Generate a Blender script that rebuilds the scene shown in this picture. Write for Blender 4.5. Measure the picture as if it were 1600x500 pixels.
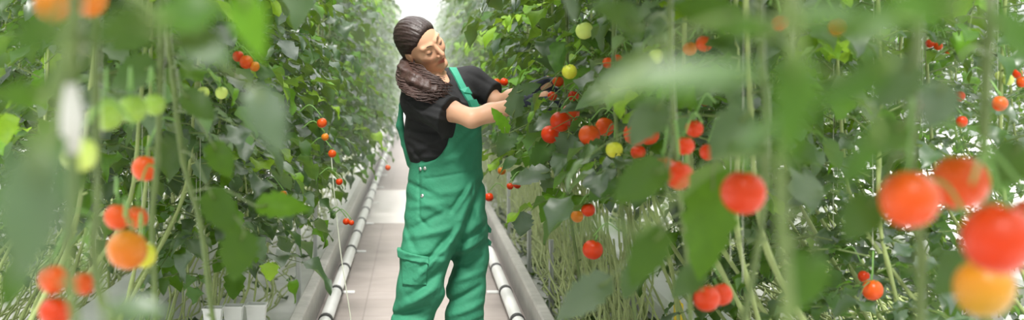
import bpy, math, random
import numpy as np
from mathutils import Vector, Matrix

for o in list(bpy.data.objects):
    bpy.data.objects.remove(o)
SC = bpy.context.scene
COL = SC.collection
PI = math.pi
FPX, CX, CY, CAMZ = 2222.0, 650.0, 110.0, 1.40      # focal length in px, vanishing point of the aisle, eye height

# ------------------------------------------------------------------ camera, sky, sun, exposure
cd = bpy.data.cameras.new('camera')
cam = bpy.data.objects.new('camera', cd); COL.objects.link(cam)
cam.location = (0, 0, CAMZ); cam.rotation_euler = (PI/2, 0, 0)
cd.sensor_width = 36; cd.lens = FPX/1600*36
cd.shift_x = (800-CX)/1600; cd.shift_y = -(250-CY)/1600
cd.clip_start = 0.05; cd.clip_end = 300
cd.dof.use_dof = True; cd.dof.focus_distance = 6.0; cd.dof.aperture_fstop = 3.0
SC.camera = cam

world = bpy.data.worlds.new('world'); SC.world = world; world.use_nodes = True
nt = world.node_tree; nt.nodes.clear()
wo = nt.nodes.new('ShaderNodeOutputWorld'); bg = nt.nodes.new('ShaderNodeBackground')
tc = nt.nodes.new('ShaderNodeTexCoord'); sp = nt.nodes.new('ShaderNodeSeparateXYZ'); rp = nt.nodes.new('ShaderNodeValToRGB')
nt.links.new(tc.outputs['Generated'], sp.inputs[0]); nt.links.new(sp.outputs['Z'], rp.inputs[0])
rp.color_ramp.elements[0].position = 0.0; rp.color_ramp.elements[0].color = (0.26, 0.27, 0.265, 1)
rp.color_ramp.elements[1].position = 0.9; rp.color_ramp.elements[1].color = (1.0, 0.99, 0.97, 1)
nt.links.new(rp.outputs[0], bg.inputs[0]); bg.inputs[1].default_value = 3.5
nt.links.new(bg.outputs[0], wo.inputs[0])

sd = bpy.data.lights.new('sun', 'SUN'); sd.energy = 6.2; sd.angle = math.radians(14); sd.color = (1.0, 0.97, 0.92)
sun = bpy.data.objects.new('sun', sd); COL.objects.link(sun)
sun.rotation_euler = (math.radians(33), math.radians(-3), 0)   # high, from the camera's side of the aisle

vs = SC.view_settings
SC.display_settings.display_device = 'sRGB'
vs.view_transform = 'Standard'; vs.look = 'None'; vs.gamma = 1.0; vs.use_curve_mapping = False
vs.exposure = 0.14

# ------------------------------------------------------------------ helpers
def at(px, py, Y):
    return Vector(((px-CX)*Y/FPX, Y, CAMZ-(py-CY)*Y/FPX))

def new_mat(name):
    m = bpy.data.materials.new(name); m.use_nodes = True
    n = m.node_tree; b = n.nodes.get('Principled BSDF')
    return m, n, b

def mat(name, col, rough=0.5, metal=0.0, noise=0.0, nscale=20.0, bump=0.0, bscale=60.0, spec=0.5, sheen=0.0, sss=0.0):
    m, n, b = new_mat(name)
    b.inputs['Base Color'].default_value = (*col, 1); b.inputs['Roughness'].default_value = rough
    b.inputs['Metallic'].default_value = metal; b.inputs['Specular IOR Level'].default_value = spec
    if sheen: b.inputs['Sheen Weight'].default_value = sheen
    if sss:
        b.inputs['Subsurface Weight'].default_value = sss; b.inputs['Subsurface Radius'].default_value = (1, .35, .2); b.inputs['Subsurface Scale'].default_value = .008
    t = n.nodes.new('ShaderNodeTexCoord')
    if noise:
        z = n.nodes.new('ShaderNodeTexNoise'); z.inputs['Scale'].default_value = nscale; z.inputs['Detail'].default_value = 4
        n.links.new(t.outputs['Object'], z.inputs['Vector'])
        mx = n.nodes.new('ShaderNodeMix'); mx.data_type = 'RGBA'
        mx.inputs[6].default_value = (*[c*(1-noise) for c in col], 1); mx.inputs[7].default_value = (*[min(1, c*(1+noise)) for c in col], 1)
        n.links.new(z.outputs['Fac'], mx.inputs[0]); n.links.new(mx.outputs[2], b.inputs['Base Color'])
    if bump:
        z2 = n.nodes.new('ShaderNodeTexNoise'); z2.inputs['Scale'].default_value = bscale; z2.inputs['Detail'].default_value = 3
        n.links.new(t.outputs['Object'], z2.inputs['Vector'])
        bp = n.nodes.new('ShaderNodeBump'); bp.inputs['Strength'].default_value = bump; bp.inputs['Distance'].default_value = .01
        n.links.new(z2.outputs['Fac'], bp.inputs['Height']); n.links.new(bp.outputs[0], b.inputs['Normal'])
    return m

def leaf_mat():
    m, n, b = new_mat('tomato_leaf')
    L = n.links.new
    a = n.nodes.new('ShaderNodeAttribute'); a.attribute_name = 'tone'
    oi = n.nodes.new('ShaderNodeObjectInfo')
    t = n.nodes.new('ShaderNodeTexCoord')
    nz = n.nodes.new('ShaderNodeTexNoise'); nz.inputs['Scale'].default_value = 55; nz.inputs['Detail'].default_value = 3
    L(t.outputs['Object'], nz.inputs['Vector'])
    m1 = n.nodes.new('ShaderNodeMath'); m1.operation = 'MULTIPLY_ADD'; m1.inputs[1].default_value = .22
    L(nz.outputs['Fac'], m1.inputs[0]); L(a.outputs['Fac'], m1.inputs[2])
    m2 = n.nodes.new('ShaderNodeMath'); m2.operation = 'SUBTRACT'; m2.inputs[1].default_value = .11; L(m1.outputs[0], m2.inputs[0])
    r = n.nodes.new('ShaderNodeValToRGB'); e = r.color_ramp.elements
    e[0].position = 0; e[0].color = (.013, .044, .022, 1)
    e[1].position = 1; e[1].color = (.20, .34, .020, 1)
    k = e.new(.45); k.color = (.027, .076, .010, 1)
    k = e.new(.75); k.color = (.075, .19, .010, 1)
    L(m2.outputs[0], r.inputs[0])
    g = n.nodes.new('ShaderNodeNewGeometry')
    mx = n.nodes.new('ShaderNodeMix'); mx.data_type = 'RGBA'; mx.inputs[7].default_value = (.10, .19, .08, 1)
    bf = n.nodes.new('ShaderNodeMath'); bf.operation = 'MULTIPLY'; bf.inputs[1].default_value = .7
    L(g.outputs['Backfacing'], bf.inputs[0]); L(bf.outputs[0], mx.inputs[0]); L(r.outputs[0], mx.inputs[6])
    L(mx.outputs[2], b.inputs['Base Color'])
    b.inputs['Roughness'].default_value = .48; b.inputs['Specular IOR Level'].default_value = .45
    b.inputs['Coat Weight'].default_value = .10; b.inputs['Coat Roughness'].default_value = .36
    gl = n.nodes.new('ShaderNodeMapRange'); gl.inputs['From Min'].default_value = .12; gl.inputs['From Max'].default_value = .42
    gl.inputs['To Min'].default_value = 1.0; gl.inputs['To Max'].default_value = .15; L(a.outputs['Fac'], gl.inputs['Value']); L(gl.outputs[0], b.inputs['Specular IOR Level'])
    gc = n.nodes.new('ShaderNodeMath'); gc.operation = 'MULTIPLY'; gc.inputs[1].default_value = .5; L(gl.outputs[0], gc.inputs[0]); L(gc.outputs[0], b.inputs['Coat Weight'])
    bp = n.nodes.new('ShaderNodeBump'); bp.inputs['Strength'].default_value = .35; bp.inputs['Distance'].default_value = .004
    L(nz.outputs['Fac'], bp.inputs['Height']); L(bp.outputs[0], b.inputs['Normal'])
    tr = n.nodes.new('ShaderNodeBsdfTranslucent')
    tm = n.nodes.new('ShaderNodeMix'); tm.data_type = 'RGBA'; tm.inputs[0].default_value = .5; tm.inputs[7].default_value = (.28, .44, .010, 1)
    L(r.outputs[0], tm.inputs[6]); L(tm.outputs[2], tr.inputs['Color'])
    ms = n.nodes.new('ShaderNodeMixShader'); ms.inputs[0].default_value = .26
    L(b.outputs[0], ms.inputs[1]); L(tr.outputs[0], ms.inputs[2])
    L(ms.outputs[0], n.nodes['Material Output'].inputs['Surface'])
    return m

def fruit_mat(name, bottom, top, rough=.30):
    """skin ripening from the shoulder (top) downward, object space"""
    m, n, b = new_mat(name); L = n.links.new
    t = n.nodes.new('ShaderNodeTexCoord'); s = n.nodes.new('ShaderNodeSeparateXYZ'); L(t.outputs['Object'], s.inputs[0])
    nz = n.nodes.new('ShaderNodeTexNoise'); nz.inputs['Scale'].default_value = 22; L(t.outputs['Object'], nz.inputs['Vector'])
    ma = n.nodes.new('ShaderNodeMath'); ma.operation = 'MULTIPLY_ADD'; ma.inputs[1].default_value = .025; L(nz.outputs['Fac'], ma.inputs[0]); L(s.outputs['Z'], ma.inputs[2])
    mr = n.nodes.new('ShaderNodeMapRange'); mr.inputs['From Min'].default_value = -.02; mr.inputs['From Max'].default_value = .048
    L(ma.outputs[0], mr.inputs['Value'])
    mx = n.nodes.new('ShaderNodeMix'); mx.data_type = 'RGBA'; mx.inputs[6].default_value = (*bottom, 1); mx.inputs[7].default_value = (*top, 1)
    L(mr.outputs[0], mx.inputs[0]); L(mx.outputs[2], b.inputs['Base Color'])
    b.inputs['Roughness'].default_value = rough; b.inputs['Specular IOR Level'].default_value = .25
    b.inputs['Subsurface Weight'].default_value = .08; b.inputs['Subsurface Scale'].default_value = .01
    b.inputs['Subsurface Radius'].default_value = (1, .4, .15)
    return m

M = {}
M['leaf'] = leaf_mat()
M['stem'] = mat('vine_stem', (.085, .130, .026), .55, noise=.35, nscale=30, bump=.3, bscale=80)
M['pale_stem'] = mat('pale_vine_stem', (.34, .40, .16), .55, noise=.3, nscale=25, bump=.3, bscale=80)
M['row_stem'] = mat('row_vine_stem', (.24, .30, .10), .55, noise=.3, nscale=25, bump=.3, bscale=80)
M['clip'] = mat('clip_plastic', (.50, .50, .46), .5)
M['stalk'] = mat('green_stalk', (.13, .27, .05), .5, noise=.2)
M['twine'] = mat('white_twine', (.50, .52, .42), .8)
M['red'] = fruit_mat('red_skin', (.50, .030, .003), (.46, .040, .003))
M['orange'] = fruit_mat('orange_skin', (.55, .052, .005), (.50, .085, .006))
M['amber'] = fruit_mat('amber_skin', (.52, .12, .008), (.48, .19, .012))
M['green'] = fruit_mat('green_skin', (.25, .39, .06), (.20, .34, .045), .3)
M['pale'] = fruit_mat('pale_green_skin', (.52, .62, .16), (.45, .58, .12), .3)
M['yellow'] = fruit_mat('yellow_green_skin', (.55, .52, .04), (.42, .48, .04), .3)
M['turning'] = fruit_mat('turning_skin', (.36, .22, .016), (.50, .17, .010))
M['sepal'] = mat('sepal', (.10, .24, .04), .5)
M['white'] = mat('white_plastic', (.78, .79, .78), .35, noise=.05)
M['grey_post'] = mat('galvanised_post', (.52, .54, .53), .45, .2, noise=.1)
M['concrete'] = mat('kerb_concrete', (.50, .48, .45), .85, noise=.25, nscale=14, bump=.3, bscale=40)
M['film'] = mat('white_ground_film', (.62, .62, .60), .45, noise=.25, nscale=5, bump=.4, bscale=9)
M['pipe'] = mat('white_pipe_paint', (.76, .76, .74), .35, noise=.06)
M['rubber'] = mat('dark_rubber', (.05, .05, .05), .6)
M['yellow_plastic'] = mat('yellow_plastic', (.75, .55, .02), .4)
M['light_band'] = mat('painted_light_band', (.56, .53, .505), .8, noise=.06, nscale=6)  # paler than the pavers: sunlight on the path painted into the colour
M['alu'] = mat('white_aluminium', (.8, .81, .82), .4, .1)
M['skin'] = None

def link(name, me, parent=None):
    o = bpy.data.objects.new(name, me); COL.objects.link(o)
    if parent is not None: o.parent = parent
    return o

def mesh_from(name, V, F, mats, mi=None, smooth=True, tone=None):
    me = bpy.data.meshes.new(name)
    me.from_pydata([tuple(v) for v in V], [], [tuple(f) for f in F])
    for m in (mats if isinstance(mats, (list, tuple)) else [mats]): me.materials.append(m)
    if mi is not None: me.polygons.foreach_set('material_index', np.asarray(mi, dtype=np.int32))
    if smooth: me.polygons.foreach_set('use_smooth', np.ones(len(me.polygons), dtype=bool))
    if tone is not None:
        a = me.attributes.new('tone', 'FLOAT', 'POINT'); a.data.foreach_set('value', np.asarray(tone, dtype=np.float32))
    me.update()
    return me

class MB:
    """collects shapes of ONE mesh"""
    def __init__(s): s.V = []; s.F = []; s.m = []; s.t = []
    def add(s, V, F, mi=0, tone=.5):
        b = len(s.V); s.V += [tuple(v) for v in V]; s.F += [tuple(i+b for i in f) for f in F]
        s.m += [mi]*len(F); s.t += [tone]*len(V)
    def box(s, lo, hi, bev=0.0, mi=0):
        x0, y0, z0 = lo; x1, y1, z1 = hi
        if bev <= 0:
            V = [(x, y, z) for z in (z0, z1) for y in (y0, y1) for x in (x0, x1)]
            s.add(V, [(0, 2, 3, 1), (4, 5, 7, 6), (0, 1, 5, 4), (2, 6, 7, 3), (0, 4, 6, 2), (1, 3, 7, 5)], mi); return
        b = bev                                    # chamfered box: three rings of corners
        V = []; idx = {}
        for sx in (0, 1):
            for sy in (0, 1):
                for sz in (0, 1):
                    cx, cy, cz = (x1 if sx else x0), (y1 if sy else y0), (z1 if sz else z0)
                    dx, dy, dz = (-b if sx else b), (-b if sy else b), (-b if sz else b)
                    for k, q in enumerate(((cx, cy+dy, cz+dz), (cx+dx, cy, cz+dz), (cx+dx, cy+dy, cz))):
                        idx[(sx, sy, sz, k)] = len(V); V.append(q)
        I = lambda a, b_, c, k: idx[(a, b_, c, k)]
        F = []
        for q in (0, 1):
            F.append([I(q, 0, 0, 0), I(q, 1, 0, 0), I(q, 1, 1, 0), I(q, 0, 1, 0)][::(1 if q else -1)])
            F.append([I(0, q, 0, 1), I(0, q, 1, 1), I(1, q, 1, 1), I(1, q, 0, 1)][::(1 if q else -1)])
            F.append([I(0, 0, q, 2), I(1, 0, q, 2), I(1, 1, q, 2), I(0, 1, q, 2)][::(1 if q else -1)])
        for a in (0, 1):
            for c in (0, 1):
                F.append([I(a, c, 0, 0), I(a, c, 1, 0), I(a, c, 1, 1), I(a, c, 0, 1)][::(-1 if (a ^ c) else 1)])
                F.append([I(a, 0, c, 0), I(a, 1, c, 0), I(a, 1, c, 2), I(a, 0, c, 2)][::(1 if (a ^ c) else -1)])
                F.append([I(0, a, c, 1), I(1, a, c, 1), I(1, a, c, 2), I(0, a, c, 2)][::(-1 if (a ^ c) else 1)])
                for d in (0, 1):
                    F.append([I(a, c, d, 0), I(a, c, d, 1), I(a, c, d, 2)][::(1 if (a ^ c ^ d) else -1)])
        s.add(V, F, mi)
    def tube(s, pts, r, n=8, mi=0, tone=.5, cap=True):
        pts = [Vector(p) for p in pts]; N = len(pts)
        rs = r if isinstance(r, (list, tuple)) else [r]*N
        V = []; F = []
        up = Vector((0.13, 0.21, .97))
        prev = None
        for i in range(N):
            d = (pts[min(i+1, N-1)]-pts[max(i-1, 0)]).normalized()
            if prev is None:
                u = d.cross(up)
                if u.length < .05: u = d.cross(Vector((1, 0, 0)))
            else: u = prev-d*prev.dot(d)
            u.normalize(); w = d.cross(u); prev = u
            for k in range(n):
                a = 2*PI*k/n; V.append(pts[i]+(u*math.cos(a)+w*math.sin(a))*rs[i])
        for i in range(N-1):
            for k in range(n):
                F.append((i*n+k, i*n+(k+1) % n, (i+1)*n+(k+1) % n, (i+1)*n+k))
        if cap: F.append(tuple(range(n))[::-1]); F.append(tuple((N-1)*n+k for k in range(n)))
        s.add(V, F, mi, tone)
    def lathe(s, prof, n=24, mi=0, at_=(0, 0, 0)):
        V = []; F = []; ax, ay, az = at_
        for (r, z) in prof:
            for k in range(n): V.append((ax+r*math.cos(2*PI*k/n), ay+r*math.sin(2*PI*k/n), az+z))
        for i in range(len(prof)-1):
            for k in range(n): F.append((i*n+k, i*n+(k+1) % n, (i+1)*n+(k+1) % n, (i+1)*n+k))
        F.append(tuple(range(n))[::-1]); F.append(tuple((len(prof)-1)*n+k for k in range(n)))
        s.add(V, F, mi)
    def build(s, name, mats, parent=None, smooth=True, tone=False):
        return link(name, mesh_from(name, s.V, s.F, mats, s.m, smooth, s.t if tone else None), parent)

def tag(o, label=None, cat=None, group=None, kind=None):
    if label: o['label'] = label
    if cat: o['category'] = cat
    if group: o['group'] = group
    if kind: o['kind'] = kind
    return o

def empty(name, loc=(0, 0, 0)):
    o = bpy.data.objects.new(name, None); COL.objects.link(o); o.location = loc; o.empty_display_size = .05
    return o

def catmull(pts, sub=6):
    P = [Vector(p) for p in pts]; P = [P[0]*2-P[1]]+P+[P[-1]*2-P[-2]]; out = []
    for i in range(1, len(P)-2):
        for j in range(sub):
            t = j/sub; a, b, c, d = P[i-1], P[i], P[i+1], P[i+2]
            out.append(.5*((2*b)+(c-a)*t+(2*a-5*b+4*c-d)*t*t+(3*b-a-3*c+d)*t**3))
    out.append(P[-2]); return out

# ------------------------------------------------------------------ the setting
def floor_mat():
    m, n, b = new_mat('paver_concrete'); L = n.links.new
    t = n.nodes.new('ShaderNodeTexCoord'); br = n.nodes.new('ShaderNodeTexBrick')
    br.inputs['Scale'].default_value = 1; br.inputs['Brick Width'].default_value = .30; br.inputs['Row Height'].default_value = .30
    br.inputs['Mortar Size'].default_value = .005; br.offset = 0
    br.inputs['Color1'].default_value = (.345, .30, .275, 1); br.inputs['Color2'].default_value = (.375, .328, .305, 1); br.inputs['Mortar'].default_value = (.285, .247, .226, 1)
    L(t.outputs['Object'], br.inputs['Vector'])
    z = n.nodes.new('ShaderNodeTexNoise'); z.inputs['Scale'].default_value = 7; z.inputs['Detail'].default_value = 5; L(t.outputs['Object'], z.inputs['Vector'])
    mx = n.nodes.new('ShaderNodeMix'); mx.data_type = 'RGBA'; mx.blend_type = 'MULTIPLY'; mx.inputs[0].default_value = .25
    L(br.outputs['Color'], mx.inputs[6]); L(z.outputs['Fac'], mx.inputs[7]); L(mx.outputs[2], b.inputs['Base Color'])
    b.inputs['Roughness'].default_value = .8
    return m
f = MB(); f.box((-.56, -1.5, -.06), (.62, 42, 0)); tag(f.build('floor', floor_mat(), smooth=False), kind='structure')
f = MB(); f.box((-.555, 13.0, -.03), (.615, 16.6, .004)); tag(f.build('floor_light_band', M['light_band'], smooth=False), kind='structure')  # strip over the pavers, its pale colour standing in for a band of light
f = MB(); f.box((-12, -1.5, -.08), (-.56, 42, -.02)); f.box((.62, -1.5, -.08), (12, 42, -.02))
tag(f.build('ground_film', M['film'], smooth=False), kind='structure')
for nm, x0, x1 in (('kerb_left', -.63, -.565), ('kerb_right', .625, .69)):
    f = MB()
    y = -1.0
    while y < 40:
        f.box((x0, y, -.03), (x1, y+1.99, .17), .008); y += 2.0
    tag(f.build(nm, M['concrete'], smooth=False), kind='structure')

# far gable: white glazing bars with panes of glass
gm, gn, gb = new_mat('gable_glass')
tr = gn.nodes.new('ShaderNodeBsdfTransparent'); gl = gn.nodes.new('ShaderNodeBsdfGlossy'); gl.inputs['Roughness'].default_value = .05
msx = gn.nodes.new('ShaderNodeMixShader'); msx.inputs[0].default_value = .06
gn.links.new(tr.outputs[0], msx.inputs[1]); gn.links.new(gl.outputs[0], msx.inputs[2]); gn.links.new(msx.outputs[0], gn.nodes['Material Output'].inputs['Surface'])
f = MB()
for i in range(-6, 7): f.box((i*2-.03, 41.4, 0), (i*2+.03, 41.48, 6))
for z in (0.25, 2.1, 4.2, 5.95): f.box((-12, 41.41, z-.03), (12, 41.47, z+.03))
f.box((-12, 41.38, -.05), (12, 41.5, .25))
wl = tag(f.build('wall_back', M['alu'], smooth=False), kind='structure')
f = MB(); f.box((-12, 41.435, .25), (12, 41.445, 6)); tag(f.build('pane', gm, wl, smooth=False))

# heating pipes along both kerbs
hm = bpy.data.materials.new('humid_air'); hm.use_nodes = True; hn = hm.node_tree; hn.nodes.clear()
ho = hn.nodes.new('ShaderNodeOutputMaterial'); hv = hn.nodes.new('ShaderNodeVolumeScatter'); hv.inputs['Density'].default_value = .028; hv.inputs['Color'].default_value = (.96, .98, .97, 1); hv.inputs['Anisotropy'].default_value = .2
hn.links.new(hv.outputs[0], ho.inputs['Volume'])
f = MB(); f.box((-2.2, 8.0, .01), (2.2, 41, 3.6)); tag(f.build('haze', hm, smooth=False), 'humid white air filling the far end of the aisle', 'haze', kind='stuff')

def heating_pipe(x, label):
    root = empty('heating_pipe', (x, 0, 0)); tag(root, label, 'pipe')
    b = MB(); b.tube([(0, -.5, .055), (0, 20, .055), (0, 40, .055)], .036, 16); b.build('pipe_run', M['pipe'], root)
    side = 1 if x < 0 else -1
    for k in range(7, 24):
        y = k+.62
        c = MB(); c.tube([(0, y-.035, .055), (0, y+.035, .055)], .041, 16); c.build('coupling', M['rubber'], root)
        if k % 2 == 0:
            c = MB(); c.box((min(0, side*.10), y+.30, -.001), (max(0, side*.10), y+.36, .012), .003)
            c.box((-.012, y+.31, .01), (.012, y+.35, .03), .002); c.build('bracket', M['white'], root, smooth=False)
heating_pipe(-.485, 'white jointed heating pipe along the kerb on the left of the path')
heating_pipe(.545, 'white jointed heating pipe along the kerb on the right of the path')

# growing gutters under the double rows
def gutter(x, label):
    root = empty('growing_gutter', (x, 0, 0)); tag(root, label, 'gutter')
    b = MB(); w = .13; pr = [(-w, .30), (-w, .22), (-w+.02, .20), (w-.02, .20), (w, .22), (w, .30), (w-.012, .30), (w-.012, .226), (-w+.012, .226), (-w+.012, .30)]
    V = []; F = []
    for y in (1.0, 38): V += [(p[0], y, p[1]) for p in pr]
    n = len(pr)
    for i in range(n): F.append((i, (i+1) % n, n+(i+1) % n, n+i))
    b.add(V, F); b.build('channel', M['white'], root, smooth=False)
    s = MB(); s.box((-w+.016, 1.2, .227), (w-.016, 37.5, .325), .02); s.build('substrate_slab', M['white'], root, smooth=False)
    for k in range(12):
        y = 2+k*3.0
        s = MB(); s.box((-.10, y-.02, -.02), (.10, y+.02, .20), .004); s.build('foot', M['grey_post'], root, smooth=False)
gutter(-1.42, 'white growing gutter under the plants left of the path')
gutter(1.27, 'white growing gutter under the plants right of the path')
gutter(-3.3, 'white growing gutter one bay farther out on the left')
gutter(3.2, 'white growing gutter one bay farther out on the right')

# ------------------------------------------------------------------ signed-distance modelling (person)
def smin(a, b, k):
    h = np.clip(.5+.5*(b-a)/k, 0, 1); return b+(a-b)*h-k*h*(1-h)
def smax(a, b, k): return -smin(-a, -b, k)
def rc(p, a, b, r1, r2):
    a = np.array(a); b = np.array(b); ba = b-a; pa = p-a
    h = np.clip((pa@ba)/max(ba@ba, 1e-9), 0, 1)
    return np.linalg.norm(pa-h[:, None]*ba, axis=1)-(r1+(r2-r1)*h)
def ell(p, c, rad, B=None):
    q = p-np.array(c)
    if B is not None: q = q@B.T
    rad = np.array(rad); k0 = np.linalg.norm(q/rad, axis=1); k1 = np.linalg.norm(q/rad**2, axis=1)
    return k0*(k0-1)/np.maximum(k1, 1e-6)
def chain(p, pts, k):
    d = None
    for i in range(len(pts)-1):
        e = rc(p, pts[i][0], pts[i+1][0], pts[i][1], pts[i+1][1])
        d = e if d is None else smin(d, e, k)
    return d

def surface_nets(f, lo, hi, h, blk=16):
    lo = np.array(lo, float); hi = np.array(hi, float)
    n = (np.ceil((hi-lo)/h/blk).astype(int))*blk
    Fd = np.full(tuple(n), 1.0, dtype=np.float32)
    nb = n//blk
    bi = np.stack(np.meshgrid(*[np.arange(k) for k in nb], indexing='ij'), -1).reshape(-1, 3)
    cen = lo+(bi*blk+(blk-1)/2)*h
    d = f(cen); keep = bi[np.abs(d) < blk*h*.5*1.75*1.5]
    ins = bi[d <= -blk*h*.5*1.75*1.5]
    for b in ins: Fd[b[0]*blk:(b[0]+1)*blk, b[1]*blk:(b[1]+1)*blk, b[2]*blk:(b[2]+1)*blk] = -1
    g = np.stack(np.meshgrid(*[np.arange(blk)]*3, indexing='ij'), -1).reshape(-1, 3)
    for s in range(0, len(keep), 64):
        ks = keep[s:s+64]
        P = (lo+(ks[:, None, :]*blk+g[None])*h).reshape(-1, 3)
        v = f(P).astype(np.float32).reshape(len(ks), blk, blk, blk)
        for i, b in enumerate(ks): Fd[b[0]*blk:(b[0]+1)*blk, b[1]*blk:(b[1]+1)*blk, b[2]*blk:(b[2]+1)*blk] = v[i]
    S = Fd < 0
    cnt = np.zeros(tuple(n-1), dtype=np.int8)
    off = [(a, b, c) for a in (0, 1) for b in (0, 1) for c in (0, 1)]
    sl = lambda a, m: slice(a, m-1+a)
    for a, b, c in off: cnt += S[sl(a, n[0]), sl(b, n[1]), sl(c, n[2])]
    act = np.argwhere((cnt > 0) & (cnt < 8))
    idx = np.full(tuple(n-1), -1, dtype=np.int32); idx[tuple(act.T)] = np.arange(len(act))
    acc = np.zeros((len(act), 3)); w = np.zeros(len(act))
    for i, a in enumerate(off):
        for b in off[i+1:]:
            if sum(abs(x-y) for x, y in zip(a, b)) != 1: continue
            fa = Fd[tuple((act+a).T)]; fb = Fd[tuple((act+b).T)]
            m = (fa < 0) != (fb < 0)
            t = np.where(m, fa/np.where(m, fa-fb, 1), 0)
            pos = np.array(a)+t[:, None]*(np.array(b)-np.array(a))
            acc += np.where(m[:, None], pos, 0); w += m
    V = lo+(act+acc/w[:, None])*h
    quads = []
    for ax in range(3):
        o1, o2 = [(1, 2), (2, 0), (0, 1)][ax]
        sA = [slice(None)]*3; sB = [slice(None)]*3; sA[ax] = slice(0, -1); sB[ax] = slice(1, None)
        ch = np.argwhere(S[tuple(sA)] != S[tuple(sB)])
        ok = (ch[:, o1] > 0) & (ch[:, o2] > 0) & (ch[:, o1] < n[o1]-1) & (ch[:, o2] < n[o2]-1)
        ch = ch[ok]
        e1 = np.zeros(3, int); e1[o1] = 1; e2 = np.zeros(3, int); e2[o2] = 1
        q = np.stack([idx[tuple((ch-e1-e2).T)], idx[tuple((ch-e2).T)], idx[tuple(ch.T)], idx[tuple((ch-e1).T)]], 1)
        flip = ~S[tuple(ch.T)]
        q[flip] = q[flip][:, ::-1]
        quads.append(q)
    Q = np.concatenate(quads); Q = Q[(Q >= 0).all(1)]
    return V, Q

def sdf_obj(name, f, lo, hi, h, mats, parent=None, paint=None, loc=None):
    V, Q = surface_nets(f, lo, hi, h)
    me = bpy.data.meshes.new(name)
    off = np.array(loc if loc is not None else (0, 0, 0))
    W = V-off
    me.vertices.add(len(W)); me.vertices.foreach_set('co', W.astype(np.float32).ravel())
    me.loops.add(len(Q)*4); me.loops.foreach_set('vertex_index', Q.astype(np.int32).ravel())
    me.polygons.add(len(Q)); me.polygons.foreach_set('loop_start', np.arange(0, len(Q)*4, 4, dtype=np.int32))
    me.polygons.foreach_set('loop_total', np.full(len(Q), 4, dtype=np.int32))
    me.polygons.foreach_set('use_smooth', np.ones(len(Q), dtype=bool))
    me.update(calc_edges=True); me.validate()
    me.materials.append(mats)
    if paint is not None:
        a = me.attributes.new('paint', 'FLOAT', 'POINT'); a.data.foreach_set('value', paint(V).astype(np.float32))
    return link(name, me, parent)

# ------------------------------------------------------------------ the woman
WY = 6.1
wr = empty('person', at(690, 620, WY)); wr.location.z = 0
tag(wr, 'woman with dark ponytail, black t-shirt and green bib overalls reaching into the right-hand plants', 'person')
WL = np.array(wr.location)
A = lambda px, py, Y=WY: np.array(at(px, py, Y))

def skin_mat():
    m, n, b = new_mat('skin'); L = n.links.new
    a = n.nodes.new('ShaderNodeAttribute'); a.attribute_name = 'paint'
    r = n.nodes.new('ShaderNodeValToRGB'); e = r.color_ramp.elements
    e[0].position = 0; e[0].color = (.70, .39, .25, 1); e[1].position = 1; e[1].color = (.47, .12, .095, 1)
    L(a.outputs['Fac'], r.inputs[0]); L(r.outputs[0], b.inputs['Base Color'])
    b.inputs['Roughness'].default_value = .45; b.inputs['Subsurface Weight'].default_value = .12
    b.inputs['Subsurface Radius'].default_value = (1, .35, .2); b.inputs['Subsurface Scale'].default_value = .008
    return m
M['skin'] = skin_mat()
M['shirt'] = mat('black_cotton', (.012, .012, .014), .85, noise=.2, nscale=40, bump=.25, bscale=35, sheen=0)
M['denim'] = mat('green_workwear_cotton', (.026, .205, .112), .8, noise=.14, nscale=26, bump=.35, bscale=45, sheen=0)
M['strap'] = mat('green_strap_webbing', (.03, .30, .19), .7, noise=.1)
M['hair'] = mat('dark_brown_hair', (.026, .013, .011), .45, noise=.5, nscale=60, bump=.3, bscale=90)
M['hair_ends'] = mat('brown_hair_ends', (.050, .024, .019), .5, noise=.5, nscale=50, bump=.3, bscale=90)
M['glove'] = mat('navy_work_glove', (.018, .022, .045), .7, noise=.2)
M['metal'] = mat('silver_metal', (.7, .7, .7), .3, 1.0)
M['pearl'] = mat('pearl', (.85, .83, .8), .2)
M['shoe'] = mat('black_shoe', (.02, .02, .02), .5)
M['lash'] = mat('lash_brown', (.03, .016, .012), .7)

# head frame: forward, up, her right (x right, y away, z up)
def v3(x, z, c): return np.array((x, -c, z))
HF = v3(.66, -.14, .74); HF /= np.linalg.norm(HF)
HU = v3(-.42, .76, .50); HU -= HF*(HU@HF); HU /= np.linalg.norm(HU)
HR = np.cross(HU, HF); HR = HR if HR[0] < 0 else -HR
HB = np.stack([HR, HF, HU])                 # rows: world -> head
HS = 1.06
HC = A(658.5, 69, 6.08)
def H(r, f_, u): return HC+HS*np.array((r, f_, u))@HB
NECK = A(687, 134, 6.13)

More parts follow.
